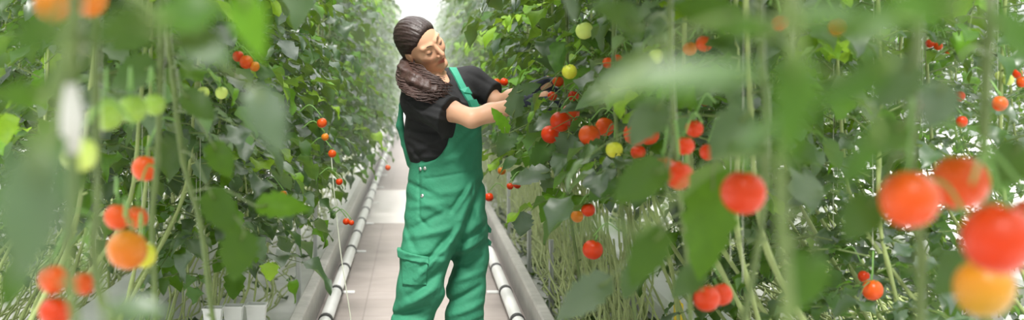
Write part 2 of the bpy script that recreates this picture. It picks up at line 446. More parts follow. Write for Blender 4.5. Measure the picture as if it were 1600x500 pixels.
def f_head(p):
    q = (p-HC)@HB.T/HS
    d = ell(q, (0, -.012, .028), (.073, .092, .086))
    d = smin(d, ell(q, (0, .022, -.032), (.060, .064, .084)), .03)
    m = np.abs(q[:, 0]); qm = np.stack([m, q[:, 1], q[:, 2]], 1)
    d = smin(d, rc(qm, (.050, .004, -.058), (.010, .062, -.101), .016, .015), .02)
    d = smin(d, rc(qm, (0, .068, -.100), (.006, .068, -.1), .015, .015), .015)
    d = smin(d, rc(qm, (.048, .050, -.022), (.036, .066, -.034), .016, .014), .02)      # cheekbones
    d = smin(d, rc(qm, (.046, .066, .022), (.012, .080, .019), .008, .008), .012)       # brow ridge
    d = smax(d, -rc(qm, (.024, .098, -.001), (.036, .093, -.002), .012, .012), .012)    # eye sockets
    d = smin(d, rc(qm, (.031, .0685, -.002), (.032, .0685, -.002), .0135, .0135), .003) # lowered lids over the eyeballs
    d = smin(d, rc(qm, (0, .083, .004), (0, .104, -.037), .0075, .0095), .008)           # nose
    d = smin(d, rc(qm, (.010, .092, -.041), (.011, .092, -.040), .0075, .0075), .005)
    d = smin(d, rc(qm, (.023, .071, -.066), (.004, .0865, -.0635), .0035, .0058), .004) # lips
    d = smin(d, rc(qm, (.020, .071, -.070), (0, .0850, -.0755), .0035, .0070), .004)
    d = smax(d, -rc(qm, (.022, .080, -.0685), (0, .0935, -.0690), .0012, .0016), .002)
    e = ell(qm, (.074, -.012, -.012), (.008, .018, .030))                                # ears
    e = smax(e, -ell(qm, (.083, -.010, -.008), (.006, .011, .020)), .004)
    return smin(d, e, .006)

SH_R, EL_R, WR_R = A(655, 155, 6.00), A(737, 185, 5.84), A(822, 160, 5.88)
SH_L, EL_L, WR_L = A(735, 128, 6.24), A(780, 163, 6.16), A(836, 137, 6.02)
def f_body(p):
    d = f_head(p)
    d = smin(d, rc(p, H(0, -.018, -.055), NECK, .046, .047), .018)
    t = rc(p, A(689, 150, 6.13), A(694, 260, 6.12), .085, .10)
    t = smin(t, rc(p, SH_R, SH_L, .045, .045), .05)
    d = smin(d, t, .04)
    for s, e, w, dp in ((SH_R, EL_R, WR_R, 0), (SH_L, EL_L, WR_L, 0)):
        a = chain(p, [(s, .048), (s*.4+e*.6, .043), (e, .038)], .02)
        b = chain(p, [(e, .038), (e*.65+w*.35, .039), (w, .027)], .015)
        a = smin(a, b, .02)
        hd = w+(w-e)*.35
        a = smin(a, rc(p, w, hd, .026, .024), .01)
        d = smin(d, a, .03)
    return d
def paint_skin(V):
    q = (V-HC)@HB.T/HS; m = np.abs(q[:, 0])
    v = np.exp(-((m/.021)**4+((q[:, 2]+.0695)/.0095)**4))*(q[:, 1] > .05)
    ch = .22*np.exp(-(((m-.042)/.02)**2+((q[:, 2]+.036)/.018)**2))*(q[:, 1] > 0)
    nz = .12*np.exp(-((m/.014)**2+((q[:, 2]+.036)/.012)**2))*(q[:, 1] > .08)
    return np.clip(v+ch+nz, 0, 1)

body = sdf_obj('body', f_body, (-.25, 5.65, .98), (.72, 6.45, 1.66), .0032, M['skin'], wr, paint_skin, WL)

# folds sculpted into the cloth, written in the plane of her body (px per m = 364)
def folds(p, L):
    px = CX+FPX/WY*p[:, 0]; py = CY-FPX/WY*(p[:, 2]-CAMZ)
    s = np.zeros(len(p))
    for (x0, y0, x1, y1, amp, wd) in L:
        dx, dy = x1-x0, y1-y0; l2 = dx*dx+dy*dy
        t = np.clip(((px-x0)*dx+(py-y0)*dy)/l2, -.0, 1.)
        dd = np.hypot(px-(x0+t*dx), py-(y0+t*dy))
        s += amp*np.exp(-(dd/wd)**2)*(.35+.65*np.sin(PI*np.clip(t*.8+.1, 0, 1)))
    return s
def poly_sd(px, py, P):
    P = np.array(P, float); d = np.full(len(px), 1e9); ins = np.zeros(len(px), bool)
    for i in range(len(P)):
        a = P[i]; b = P[i-1]; e = b-a
        t = np.clip(((px-a[0])*e[0]+(py-a[1])*e[1])/(e@e), 0, 1)
        d = np.minimum(d, np.hypot(px-a[0]-t*e[0], py-a[1]-t*e[1]))
        c = ((a[1] > py) != (b[1] > py)) & (px < (b[0]-a[0])*(py-a[1])/(b[1]-a[1]+1e-12)+a[0])
        ins ^= c
    return np.where(ins, -d, d)
def uv(p): return CX+FPX/WY*p[:, 0], CY-FPX/WY*(p[:, 2]-CAMZ)

SHIRT_F = [(640, 215, 690, 235, -.006, 4), (645, 235, 690, 215, .007, 5), (640, 200, 685, 205, -.006, 4), (650, 245, 690, 240, .006, 4),
           (650, 170, 690, 185, .005, 4), (648, 185, 680, 200, -.006, 4), (665, 160, 705, 172, -.004, 3), (640, 160, 670, 190, .005, 4),
           (715, 130, 745, 150, .006, 4), (735, 115, 770, 135, -.005, 4), (700, 140, 725, 165, -.005, 4), (640, 225, 660, 250, -.006, 4)]
def f_torso(p):
    d = chain(p, [(A(696, 262, 6.12), .140), (A(691, 210, 6.11), .150), (A(688, 172, 6.11), .140)], .06)
    d = smin(d, rc(p, A(655, 158, 6.03), A(732, 132, 6.20), .070, .066), .06)
    d = smin(d, rc(p, A(689, 150, 6.13), A(688, 130, 6.14), .075, .050), .03)
    d = smin(d, rc(p, A(699, 124, 6.19), A(735, 128, 6.22), .052, .062), .03)
    d = smin(d, ell(p, A(722, 178, 6.02), (.085, .085, .075)), .05)
    return d
def f_shirt(p):
    d = f_torso(p)
    hr = A(704, 190, 5.90); ar = EL_R-SH_R; ar = ar/np.linalg.norm(ar)
    s = rc(p, SH_R+np.array((-.005, 0, .0)), SH_R+(EL_R-SH_R)*.72+np.array((-.01, 0, -.022)), .074, .094)
    nr = ar*.85+np.array((.45, 0, .1)); nr /= np.linalg.norm(nr)
    s = smax(s, (p-hr)@ar, .006)
    d = smin(d, s, .035)
    hl = A(774, 143, 6.17); al = A(775, 148, 6.17)-SH_L; al = al/np.linalg.norm(al)
    s = rc(p, SH_L, A(782, 156, 6.16), .066, .060)
    s = smax(s, (p-hl)@al, .006)
    d = smin(d, s, .03)
    d = d-1.5*folds(p, SHIRT_F)
    # round neckline
    d = smax(d, -rc(p, A(682, 100, 6.08), A(685, 124, 6.06), .047, .050), .006)
    return d
sdf_obj('tshirt', f_shirt, (-.20, 5.60, .93), (.45, 6.50, 1.45), .0045, M['shirt'], wr, None, WL)

PANT_F = [(750, 285, 722, 370, -.016, 7), (722, 370, 698, 440, -.020, 8), (738, 300, 690, 400, .010, 7), (712, 322, 742, 276, .007, 4), (700, 330, 730, 285, -.007, 4),
          (640, 300, 700, 330, .005, 6), (645, 352, 700, 322, -.007, 5), (635, 365, 700, 352, .008, 6), (660, 408, 715, 345, -.009, 5), (650, 425, 700, 372, .008, 5),
          (636, 395, 690, 392, -.006, 4), (640, 455, 690, 412, -.010, 6), (630, 470, 680, 440, .012, 7), (618, 486, 668, 470, -.012, 5), (616, 497, 665, 492, .010, 5),
          (620, 515, 660, 505, -.010, 5), (622, 540, 665, 528, .008, 6), (725, 372, 758, 350, -.008, 5), (712, 395, 758, 372, .008, 6), (705, 420, 752, 402, -.009, 5),
          (702, 440, 752, 425, .008, 6), (700, 474, 748, 448, -.010, 5), (702, 492, 752, 474, .010, 6), (704, 515, 752, 500, -.008, 5), (655, 262, 655, 335, -.004, 2),
          (655, 335, 668, 348, -.005, 3), (664, 276, 752, 262, -.005, 2.0), (738, 282, 736, 303, -.007, 2.2), (640, 285, 680, 300, -.005, 4), (670, 300, 735, 290, .004, 6),
          (640, 320, 690, 312, .005, 5), (742, 320, 758, 365, .006, 6), (632, 345, 650, 385, -.005, 5)]
def f_pants(p):
    d = chain(p, [(A(696, 250, 6.12), .152), (A(697, 300, 6.12), .158), (A(696, 345, 6.12), .168)], .05)
    rl = chain(p, [(A(676, 350, 6.06), .120), (A(667, 400, 6.03), .108), (A(658, 450, 6.02), .098), (A(645, 492, 6.04), .083), (A(640, 560, 6.08), .080), (A(640, 596, 6.10), .074)], .03)
    ll = chain(p, [(A(722, 350, 6.20), .112), (A(729, 400, 6.18), .092), (A(728, 450, 6.16), .080), (A(726, 500, 6.15), .078), (A(728, 560, 6.12), .080), (A(730, 600, 6.10), .074)], .03)
    d = smin(d, smin(rl, ll, .012), .045)
    d = d-1.7*folds(p, PANT_F)
    d = smax(d, A(0, 604)[2]-p[:, 2], .004)
    d = smax(d, p[:, 2]-A(0, 247)[2], .006)
    return d
BIB = [(655, 256), (664, 253), (680, 246), (690, 236), (697, 224), (702, 204), (705, 186), (709, 172), (749, 164), (751, 200), (756, 262), (700, 285), (655, 275)]
def f_overalls(p):
    px, py = uv(p)
    sh = f_torso(p)-.013-folds(p, [(712, 250, 745, 205, .006, 5), (700, 240, 740, 200, -.005, 4), (690, 250, 730, 235, .004, 5), (725, 225, 748, 212, -.004, 4)])
    b = smax(sh, poly_sd(px, py, BIB)/364, .004)
    b = smax(b, p[:, 1]-6.16, .01)
    d = smin(f_pants(p), b, .012)
    s = chain(p, [(A(630, 138, 6.10), .009), (A(627, 165, 6.14), .009), (A(625, 196, 6.16), .016), (A(632, 225, 6.17), .013), (A(645, 254, 6.16), .028)], .012)
    return smin(d, s, .01)
ov = sdf_obj('overalls', f_overalls, (-.22, 5.75, -.0), (.42, 6.48, 1.36), .0052, M['denim'], wr, None, WL)

def hit(f, px, py, y0=5.4):
    """front surface of f along the line of sight through a point of the photograph"""
    y = y0
    for _ in range(200):
        d = float(f(np.array([A(px, py, y)]))[0])
        if d < .0006: break
        y += max(d*.8, .0006)
        if y > 7: break
    P = np.array(at(px, py, y)); e = .003
    g = np.array([float(f(np.array([P+dv]))[0]-f(np.array([P-dv]))[0]) for dv in (np.array((e, 0, 0)), np.array((0, e, 0)), np.array((0, 0, e)))])
    return Vector(P), Vector(g/np.linalg.norm(g))
def ribbon(name, f, pts, width, thick, m, parent, lift=.004):
    C = [hit(f, *q) for q in pts]; b = MB()
    for _ in range(4):                           # webbing lies smooth over the cloth
        C = [C[0]]+[((C[i-1][0]+C[i][0]*2+C[i+1][0])/4, (C[i-1][1]+C[i][1]+C[i+1][1]).normalized()) for i in range(1, len(C)-1)]+[C[-1]]
    V = []; F = []
    for i, (P, N) in enumerate(C):
        d = (C[min(i+1, len(C)-1)][0]-C[max(i-1, 0)][0]).normalized(); s = d.cross(N).normalized()
        for a, t in ((-1, 0), (-1, 1), (1, 1), (1, 0)): V.append(P+N*(lift-.006+thick*t)+s*a*width/2-Vector(WL))
    for i in range(len(C)-1):
        for k in range(4): F.append((i*4+k, i*4+(k+1) % 4, i*4+4+(k+1) % 4, i*4+4+k))
    F.append((0, 1, 2, 3)); n = len(C)*4-4; F.append((n+3, n+2, n+1, n))
    b.add(V, F); return b.build(name, m, parent, smooth=False)
both = lambda p: np.minimum(f_shirt(p), f_overalls(p))
st = ribbon('shoulder_strap', f_shirt, [(707, 108), (710, 113), (712, 118), (715, 123), (717, 128), (720, 133), (722, 138), (725, 143), (728, 148), (731, 153), (734, 158), (737, 163), (740, 169)], .033, .009, M['strap'], ov, .006)
ribbon('buckle', f_shirt, [(724, 139), (730, 150)], .040, .012, M['strap'], ov, .009)
ribbon('buckle', f_shirt, [(736, 160), (741, 170)], .044, .013, M['strap'], ov, .009)
for (x, y) in ((664, 263), (660, 306), (657, 264)):
    P, N = hit(f_overalls, x, y); b = MB()
    b.lathe([(.001, .006), (.006, .0055), (.0085, .003), (.0085, -.004)], 14)
    o = b.build('button', M['metal'], ov); o.location = P-Vector(WL); o.rotation_euler = N.to_track_quat('Z', 'Y').to_euler()
def pocket(P, lift, name):
    def f(p):
        px, py = uv(p)
        d = smax(f_pants(p)-lift, poly_sd(px, py, P)/364, .003)
        return smax(d, p[:, 1]-6.08, .004)
    sdf_obj(name, f, (-.2, 5.75, .3), (.45, 6.2, 1.1), .0045, M['denim'], ov, None, WL)
pocket([(627, 394), (668, 401), (666, 436), (629, 436)], .009, 'cargo_pocket')
pocket([(620, 384), (670, 393), (669, 403), (622, 397)], .017, 'pocket_flap')
b = MB()
for (y0, y1) in ((342, 364), (366, 384)):
    q = [A(756, y0, 6.2), A(768, y1-6, 6.18), A(767, y1, 6.18), A(755, y1-2, 6.2)]
    V = [v-WL for v in q]+[v-WL+np.array((0, .014, 0)) for v in q]
    b.add(V, [(0, 1, 2, 3), (7, 6, 5, 4), (0, 4, 5, 1), (1, 5, 6, 2), (2, 6, 7, 3), (3, 7, 4, 0)])
b.build('pocket_flap', M['denim'], ov, smooth=False)

# hair: cap drawn back from the hairline, low ponytail falling over her right shoulder
def f_hair(p):
    q = (p-HC)@HB.T/HS
    d = ell(q, (0, -.016, .030), (.081, .100, .093))
    d = smin(d, ell(q, (0, -.06, -.03), (.062, .052, .06)), .03)
    ang = np.arctan2(q[:, 0], q[:, 2]+.02)
    d = d-.0009*np.sin(q[:, 1]*60+ang*34)-.0006*np.sin(ang*70+q[:, 1]*23)
    pl = (q[:, 1]-.60*q[:, 2]-.026+1.2*np.maximum(np.abs(q[:, 0])-.055, 0))*.83
    d = smax(d, pl, .012)
    d = smax(d, -ell(np.stack([np.abs(q[:, 0]), q[:, 1], q[:, 2]], 1), (.082, -.006, -.022), (.030, .022, .030)), .004)
    return d
hair = sdf_obj('hair', f_hair, (-.16, 5.85, 1.30), (.16, 6.30, 1.68), .003, M['hair'], wr, None, WL)
rnd = random.Random(5)
path = [H(-.0, -.075, -.035), A(632, 104, 6.08), A(637, 116, 6.00), A(648, 126, 5.93), A(663, 135, 5.89), A(680, 141, 5.88), A(692, 147, 5.89)]
b = MB()
def f_tail(p):
    d = chain(p, [(np.array(c), r) for c, r in zip(path, (.022, .026, .030, .029, .025, .019, .011))], .02)
    return d-.0025*np.sin(p[:, 2]*160+p[:, 0]*60)-.002*np.sin(p[:, 0]*170-p[:, 2]*90+p[:, 1]*60)
sdf_obj('ponytail', f_tail, (-.16, 5.75, 1.2), (.2, 6.25, 1.5), .004, M['hair_ends'], hair, None, WL)
for k in range(360):
    a = rnd.uniform(0, 2*PI); rr = rnd.uniform(.62, 1.0); ph = rnd.uniform(0, 6.3); fr = rnd.uniform(.8, 1.3)
    pts = []; n = rnd.randint(5, 7)
    ctr = path[:n] if n < 7 else path
    for i, c in enumerate(catmull(ctr, 9)):
        t = i/54
        w = (.020+.030*min(1, t*2.4))*rr*(1-.35*max(0, t-.6))
        wig = .008*min(1, t*3)
        pts.append(Vector(c)-Vector(WL)+Vector((math.cos(a)*w*.9+wig*math.sin(t*15*fr+ph), math.sin(a)*w*.75+wig*.7*math.cos(t*13*fr+ph), math.sin(a+.6)*w+wig*math.sin(t*14*fr+ph+1.7))))
    N = len(pts)
    b.tube(pts, [.0032*(1-.6*max(0, i/(N-1)-.4)/.6) for i in range(N)], 4)
b.build('loose_curls', M['hair_ends'], hair)
b = MB(); b.tube([H(-.0, -.078, -.030)-WL, H(0, -.098, -.045)-WL], .022, 14); b.build('hair_tie', M['lash'], hair)
# brows, lashes and an earring
for s in (1, -1):
    b = MB()
    pts = [H(s*r_, f_, u_)-WL for (r_, f_, u_) in ((.013, .0872, .0165), (.024, .0850, .0225), (.036, .0775, .0235), (.047, .0675, .0175))]
    b.tube(catmull(pts, 3), [.0016]+[.0022]*7+[.0015, .0009], 6); b.build('eyebrow', M['lash'], body)
    b = MB()
    pts = [H(s*r_, f_, u_)-WL for (r_, f_, u_) in ((.019, .0775, -.0055), (.027, .0815, -.0095), (.036, .0805, -.0095), (.045, .0735, -.0055))]
    b.tube(catmull(pts, 3), .0018, 6); b.build('eyelashes', M['lash'], body)
b = MB(); b.lathe([(.0005, .008), (.006, .005), (.008, 0), (.006, -.006), (.0005, -.008)], 14)
o = b.build('earring', M['pearl'], body); o.location = Vector(H(.082, -.008, -.05)-WL)

# gloved hands
def hand(name, W, E, side, up, lo, hi, curl):
    d0 = (W-E)/np.linalg.norm(W-E); up = np.array(up, float); up -= d0*(up@d0); up /= np.linalg.norm(up); sd_ = np.cross(d0, up)*side
    segs = []
    for i, (off, ln) in enumerate(((.030, .072), (.010, .080), (-.010, .075), (-.029, .058))):
        p0 = W+d0*.085+sd_*off; d = d0.copy(); c = [(p0, .0098)]
        for j, fr in enumerate((.45, .32, .23)):
            a = curl*(j*.8+.4); d1 = d0*math.cos(a)-up*math.sin(a)
            p0 = p0+d1*ln*fr; c.append((p0, .0094-.0009*j))
        segs.append(c)
    th = [(W+d0*.03+sd_*.028, .013), (W+d0*.055+sd_*.05-up*.012, .0115), (W+d0*.082+sd_*.052-up*.03, .0095)]
    def f(p):
        d = chain(p, [(W-d0*.035, .031), (W, .030), (W+d0*.02, .028)], .01)
        pal = np.minimum(rc(p, W+d0*.02+sd_*.014, W+d0*.085+sd_*.026, .020, .014), rc(p, W+d0*.02-sd_*.014, W+d0*.085-sd_*.024, .020, .014))
        pal = smin(pal, rc(p, W+d0*.02, W+d0*.085, .021, .015), .012); d = smin(d, pal, .012)
        for c in segs: d = smin(d, chain(p, c, .004), .004)
        return smin(d, chain(p, th, .006), .008)
    sdf_obj(name, f, lo, hi, .003, M['glove'], wr, None, WL)
hand('glove', WR_R, EL_R, 1, (0, -.5, 1), WR_R+np.array((-.1, -.16, -.16)), WR_R+np.array((.26, .16, .14)), .75)
hand('glove', WR_L, EL_L, -1, (0, .4, 1), WR_L+np.array((-.1, -.16, -.16)), WR_L+np.array((.26, .16, .14)), .65)
for (px, Y, fx) in ((640, 6.10, .75), (731, 6.10, .6)):
    base = A(px, 600, Y); base[2] = 0; dr = np.array((fx, -.6, 0)); dr /= np.linalg.norm(dr)
    def f(p, base=base, dr=dr):
        d = rc(p, base+np.array((0, 0, .10)), base+np.array((0, 0, .045)), .045, .043)
        d = smin(d, rc(p, base-dr*.02+np.array((0, 0, .04)), base+dr*.15+np.array((0, 0, .028)), .042, .040), .03)
        return smax(d, .001-p[:, 2], .006)
    sdf_obj('shoe', f, base+np.array((-.15, -.3, -.02)), base+np.array((.3, .2, .2)), .005, M['shoe'], wr, None, WL)

# ------------------------------------------------------------------ tomato leaves
def leaflet(L, W, rows, rng, fold=.25, droop=.25, wave=.12):
    t = np.linspace(0, 1, rows+1); s = np.array((-1, -.55, 0, .55, 1.))
    w = np.sin(PI*np.clip(t, 0, 1)**.72)**.85; w[0] = .03; w[-1] = .01
    jag = 1+.13*np.where(np.arange(rows+1) % 2 == 0, 1, -1)*((t > .1) & (t < .92))
    ph = rng.uniform(0, 6.3)
    x = W*w[:, None]*s[None]; x[:, 0] *= jag; x[:, 4] *= jag
    y = np.repeat((t*L)[:, None], 5, 1)-.10*L*np.abs(s)[None]*w[:, None]*(jag-1)[:, None]*2
    z = fold*np.abs(x)-droop*L*(t**2)[:, None]+wave*W*np.sin(9*t+ph)[:, None]*(np.abs(s)**1.5)[None]*np.sign(s)[None]
    V = np.stack([x, y, z], -1).reshape(-1, 3)
    F = [(i*5+j, i*5+j+1, i*5+j+6, i*5+j+5) for i in range(rows) for j in range(4)]
    return V, F

def frame(d, n):
    d = np.array(d, float); d /= np.linalg.norm(d); n = np.array(n, float); n -= d*(n@d); n /= max(np.linalg.norm(n), 1e-6)
    return np.stack([np.cross(d, n), d, n])       # rows: x, y(length), z(normal)

LEAFLETS = {}      # mesh name -> [(first vertex, count, centre, radius)]
def compound_leaf(b, P0, az, Lr, rng, size=1.0, rows=7, tone=.4, elev=.35, sag=1.15):
    """one tomato leaf: arching rachis with paired leaflets"""
    h = np.array((math.cos(az), math.sin(az), 0)); up = np.array((0, 0, 1.)); N = 8
    pts = [np.array(P0, float)]; dirs = []
    for i in range(N):
        a = elev-sag*(i/N)**1.1
        d = h*math.cos(a)+up*math.sin(a); dirs.append(d); pts.append(pts[-1]+d*Lr/N)
    b.tube(pts[::2], [.0032, .0028, .0022, .0017, .001], 5, 1, cap=False)
    side = np.cross(up, h)
    def put(i, ang, L):
        d = dirs[min(i, N-1)]; nn = np.cross(d, side)*-1; nn = nn if nn[2] > 0 else -nn
        dd = d*math.cos(ang)+side*math.sin(ang)
        dd = dd+up*rng.uniform(-.30, .12); n2 = nn+up*.7+np.array([rng.uniform(-.55, .55) for _ in range(3)])
        R = frame(dd, n2)
        V, F = leaflet(L, L*rng.uniform(.34, .44), rows, rng, rng.uniform(.1, .45), rng.uniform(.05, .50), rng.uniform(.10, .35))
        b.leaf.append((len(b.V), len(V), pts[i]+dd/np.linalg.norm(dd)*L*.5, L*.42))
        b.add(pts[i]+V@R, F, 0, min(1, max(0, tone+rng.uniform(-.16, .16))))
    for i, sc in ((2, .55), (4, .95), (6, 1.0)):
        for s in (1, -1):
            put(i, s*rng.uniform(.75, 1.25), size*sc*rng.uniform(.070, .100))
    for i in (3, 5):
        if rng.random() < .7: put(i, rng.choice((1, -1))*rng.uniform(.8, 1.3), size*rng.uniform(.035, .05))
    put(8, rng.uniform(-.2, .2), size*rng.uniform(.09, .12))

def foliage_mesh(seed, z0, z1, step=.043, reach=.37, size=1.0):
    rng = random.Random(seed); b = MB(); b.leaf = []; az = rng.uniform(0, 6.3); z = z0
    while z < z1:
        az += 2.4+rng.uniform(-.4, .4); top = (z-z0)/(z1-z0)
        r = rng.random()
        tone = .04+.26*rng.random() if r < .62 else (.45+.25*rng.random() if r < .88 else .75+.2*rng.random())
        compound_leaf(b, (.01*math.cos(az), .01*math.sin(az), z), az, reach*rng.uniform(.75, 1.15), rng, size*rng.uniform(.85, 1.25), 7, tone, rng.uniform(.1, .6), rng.uniform(.7, 1.4))
        z += step*rng.uniform(.7, 1.3)
    me = mesh_from('foliage', b.V, b.F, [M['leaf'], M['stem']], b.m, True, b.t); LEAFLETS[me.name] = (b, b.leaf); return me

def stem_mesh(seed, lean, zt, m):
    """bare lower vine leaning up from the substrate_slab, knotted with leaf scars, then upright"""
    rng = random.Random(seed); b = MB()
    pts = [(lean[0], lean[1], .28), (lean[0]*.8, lean[1]*.75, .45), (lean[0]*.45, lean[1]*.4, .70), (lean[0]*.12, lean[1]*.1, .98), (0, 0, 1.3), (.012, 0, 1.8), (-.012, .01, 2.4), (0, 0, zt)]
    pts = [(x+rng.uniform(-.02, .02), y+rng.uniform(-.02, .02), z) for x, y, z in pts]
    cp = catmull(pts, 6); N = len(cp)
    b.tube(cp, [(.0075-.003*i/N)*(1.35 if i % 3 == 0 else 1) for i in range(N)], 7)
    for i in range(2, N//2, 2):                   # stubs where leaves were cut
        a = rng.uniform(0, 6.3); p = cp[i]
        b.tube([p, p+Vector((math.cos(a)*.018, math.sin(a)*.018, .006))], [.004, .003], 5)
    return mesh_from('stem', b.V, b.F, [m], b.m)

def string_mesh():
    b = MB(); b.tube([(0, .01, .9), (.004, .012, 2.2), (0, .01, 2.7)], .0009, 5, cap=False)
    return mesh_from('support_string', b.V, b.F, [M['twine']], b.m)

FOL_LOW = {-1: [foliage_mesh(10+i, .66+.06*(i % 3), 2.3) for i in range(5)], 1: [foliage_mesh(20+i, .90+.05*(i % 3), 2.3) for i in range(5)]}
FOL_HIGH = [foliage_mesh(40+i, 1.14+.06*(i % 3), 3.2, .043) for i in range(4)]
FOL_OUT = [foliage_mesh(90+i, .50, 3.2, .040, .36, .75) for i in range(4)]
FOL_TALL = [foliage_mesh(110+i, .85, 3.2, .043, .37, .9) for i in range(4)]
FOL_SHADE = [foliage_mesh(50+i, 1.78, 2.7, .028, .62, 1.25) for i in range(3)]  # unseen wide canopy above the frame, added to shade the near leaves
FOL_FAR = [foliage_mesh(60+i, .66, 2.65, .05) for i in range(4)]
STEMS = {s: [stem_mesh(70+i+(9 if s > 0 else 0), (s*(.20+.06*i), .25-.22*i), 3.05, M['row_stem']) for i in range(5)] for s in (-1, 1)}
STRING = string_mesh()

ORD = ['first', 'second', 'third', 'fourth', 'fifth', 'sixth', 'seventh', 'eighth', 'ninth', 'tenth', 'eleventh', 'twelfth', 'thirteenth', 'fourteenth',
       'fifteenth', 'sixteenth', 'seventeenth', 'eighteenth', 'nineteenth', 'twentieth']
PL = []        # (root, x, y) of every plant, to hang truss stalks on
def plant(x, y, side, fol, stem, rot, label, group, sc=1.0):
    r = empty('tomato_plant', (x, y, 0)); tag(r, label, 'plant', group)
    o = link('foliage', fol, r); o.rotation_euler = (0, 0, rot); o.scale = (sc, sc, 1)
    link('stem', stem, r)
    link('support_string', STRING, r)
    PL.append((r, x, y)); return r

rg = random.Random(21)
def row(side, X, ys, near_z, label_f, group, jitter=.06):
    for i, y in enumerate(ys):
        high = y < near_z
        lst = FOL_TALL if (1.2 < abs(X) < 1.6 and not (X > 0 and y < 6.5)) else FOL_OUT if abs(X) > 1.6 or (X > 1.2 and y < 6.5) else FOL_HIGH if high else (FOL_FAR if y > 13 else FOL_LOW[side])
        lb = label_f(i, y)
        plant(X-(.10 if (side > 0 and X < 1 and 6.6 < y < 9.3) else 0)+rg.uniform(-jitter, jitter), y+rg.uniform(-.06, .06), side, rg.choice(lst), rg.choice(STEMS[side]), rg.uniform(0, 6.28), lb, group, rg.uniform(.9, 1.08))

def frange(a, b, s):
    out = []
    while a < b: out.append(a); a += s
    return out
yl = frange(3.7, 9.3, .40)
row(-1, -.80, yl, 4.9, lambda i, y: 'leafy tomato vine, %s plant back along the left edge of the path' % ORD[i], 'tomato vines along the left edge of the path')
row(-1, -.68, frange(9.3, 20, .45)+frange(20, 38, .8), 0, lambda i, y: 'leafy tomato vine far down the left edge of the path beyond the woman', 'distant vines at the left edge of the path')
yr = frange(3.3, 9.3, .40)
row(1, .82, yr, 4.4, lambda i, y: 'leafy tomato vine, %s plant back along the right edge of the path' % ORD[i], 'tomato vines along the right edge of the path')
row(1, .76, frange(9.3, 20, .45)+frange(20, 38, .8), 0, lambda i, y: 'leafy tomato vine far down the right edge of the path beyond the woman', 'distant vines at the right edge of the path')
row(-1, -1.32, frange(4.9, 11, .42), 6.0, lambda i, y: 'leafy tomato vine on the far side of the gutter left of the path', 'vines on the far side of the left gutter')
row(1, 1.30, frange(4.1, 9, .42), 5.0, lambda i, y: 'leafy tomato vine on the far side of the gutter right of the path', 'vines on the far side of the right gutter')
row(-1, -1.95, frange(5.2, 17, .5), 7.5, lambda i, y: 'leafy tomato vine in the second row behind the left edge of the path', 'vines of the second row on the left')
row(1, 1.75, frange(4.2, 15, .5), 6, lambda i, y: 'leafy tomato vine in the second row behind the right edge of the path', 'vines of the second row on the right')
row(-1, -3.2, frange(7.2, 19, .5), 0, lambda i, y: 'leafy tomato vine in the outermost row on the left', 'vines of the outermost row on the left', .3)
row(1, 3.1, frange(6.5, 17, .5), 0, lambda i, y: 'leafy tomato vine in the outermost row on the right', 'vines of the outermost row on the right', .3)

row(-1, -4.6, frange(10, 24, .6), 0, lambda i, y: 'leafy tomato vine in the row along the far left side', 'vines along the far left side', .25)
row(1, 4.6, frange(9.5, 22, .6), 0, lambda i, y: 'leafy tomato vine in the row along the far right side', 'vines along the far right side', .25)

# tangled leafless vines lying behind the kerbs
def tangle(x0, x1, y0, y1, n, seed, label, up=1.):
    rng = random.Random(seed); b = MB()
    for k in range(n):
        y = rng.uniform(y0, y1); x = rng.uniform(x0, x1); L = rng.uniform(.8, 1.6); z = rng.uniform(.04, .20)
        rise = up*rng.uniform(0, .95)**1.4; L *= (1-.6*rise)
        pts = [(x+rng.uniform(-.05, .05), y-L/2+L*i/5, z+rise*(i/5)**2*1.2+rng.uniform(-.02, .03)) for i in range(6)]
        cp = catmull(pts, 3); b.tube(cp, [.0042*(1.45 if i % 3 == 0 else 1) for i in range(len(cp))], 6)
    o = b.build('bare_vines', M['pale_stem']); tag(o, label, 'vines', kind='stuff')
tangle(.76, 1.10, 6.0, 20, 620, 3, 'tangle of bare pale vine stems lying behind the right kerb')
tangle(-1.20, -.74, 5.2, 20, 200, 4, 'tangle of bare pale vine stems lying behind the left kerb')

tangle(1.45, 2.7, 4.5, 12, 480, 5, 'tangle of bare pale vine stems under the outer rows on the right', .15)
tangle(-2.9, -1.6, 6, 14, 420, 6, 'tangle of bare pale vine stems under the outer rows on the left', .3)
def litter(x0, x1, y0, y1, n, seed, label):
    rng = random.Random(seed); b = MB()
    for k in range(n):
        x, y = rng.uniform(x0, x1), rng.uniform(y0, y1); a = rng.uniform(0, 6.3)
        V, F = leaflet(rng.uniform(.05, .11), rng.uniform(.02, .04), 6, rng, .3, -.2, .3)
        Rm = frame((math.cos(a), math.sin(a), rng.uniform(-.2, .5)), (rng.uniform(-.5, .5), rng.uniform(-.5, .5), 1))
        b.add(np.array((x, y, rng.uniform(-.01, .08)))+V@Rm, F, 0, rng.uniform(0, .5))
    tag(b.build('leaf_litter', M['leaf'], tone=True), label, 'leaves', kind='stuff')
litter(.74, 4.2, 4.0, 14, 2600, 8, 'fallen leaves lying under the plants on the right')
litter(-4.6, -.74, 5.0, 14, 450, 9, 'fallen leaves lying under the plants on the left')

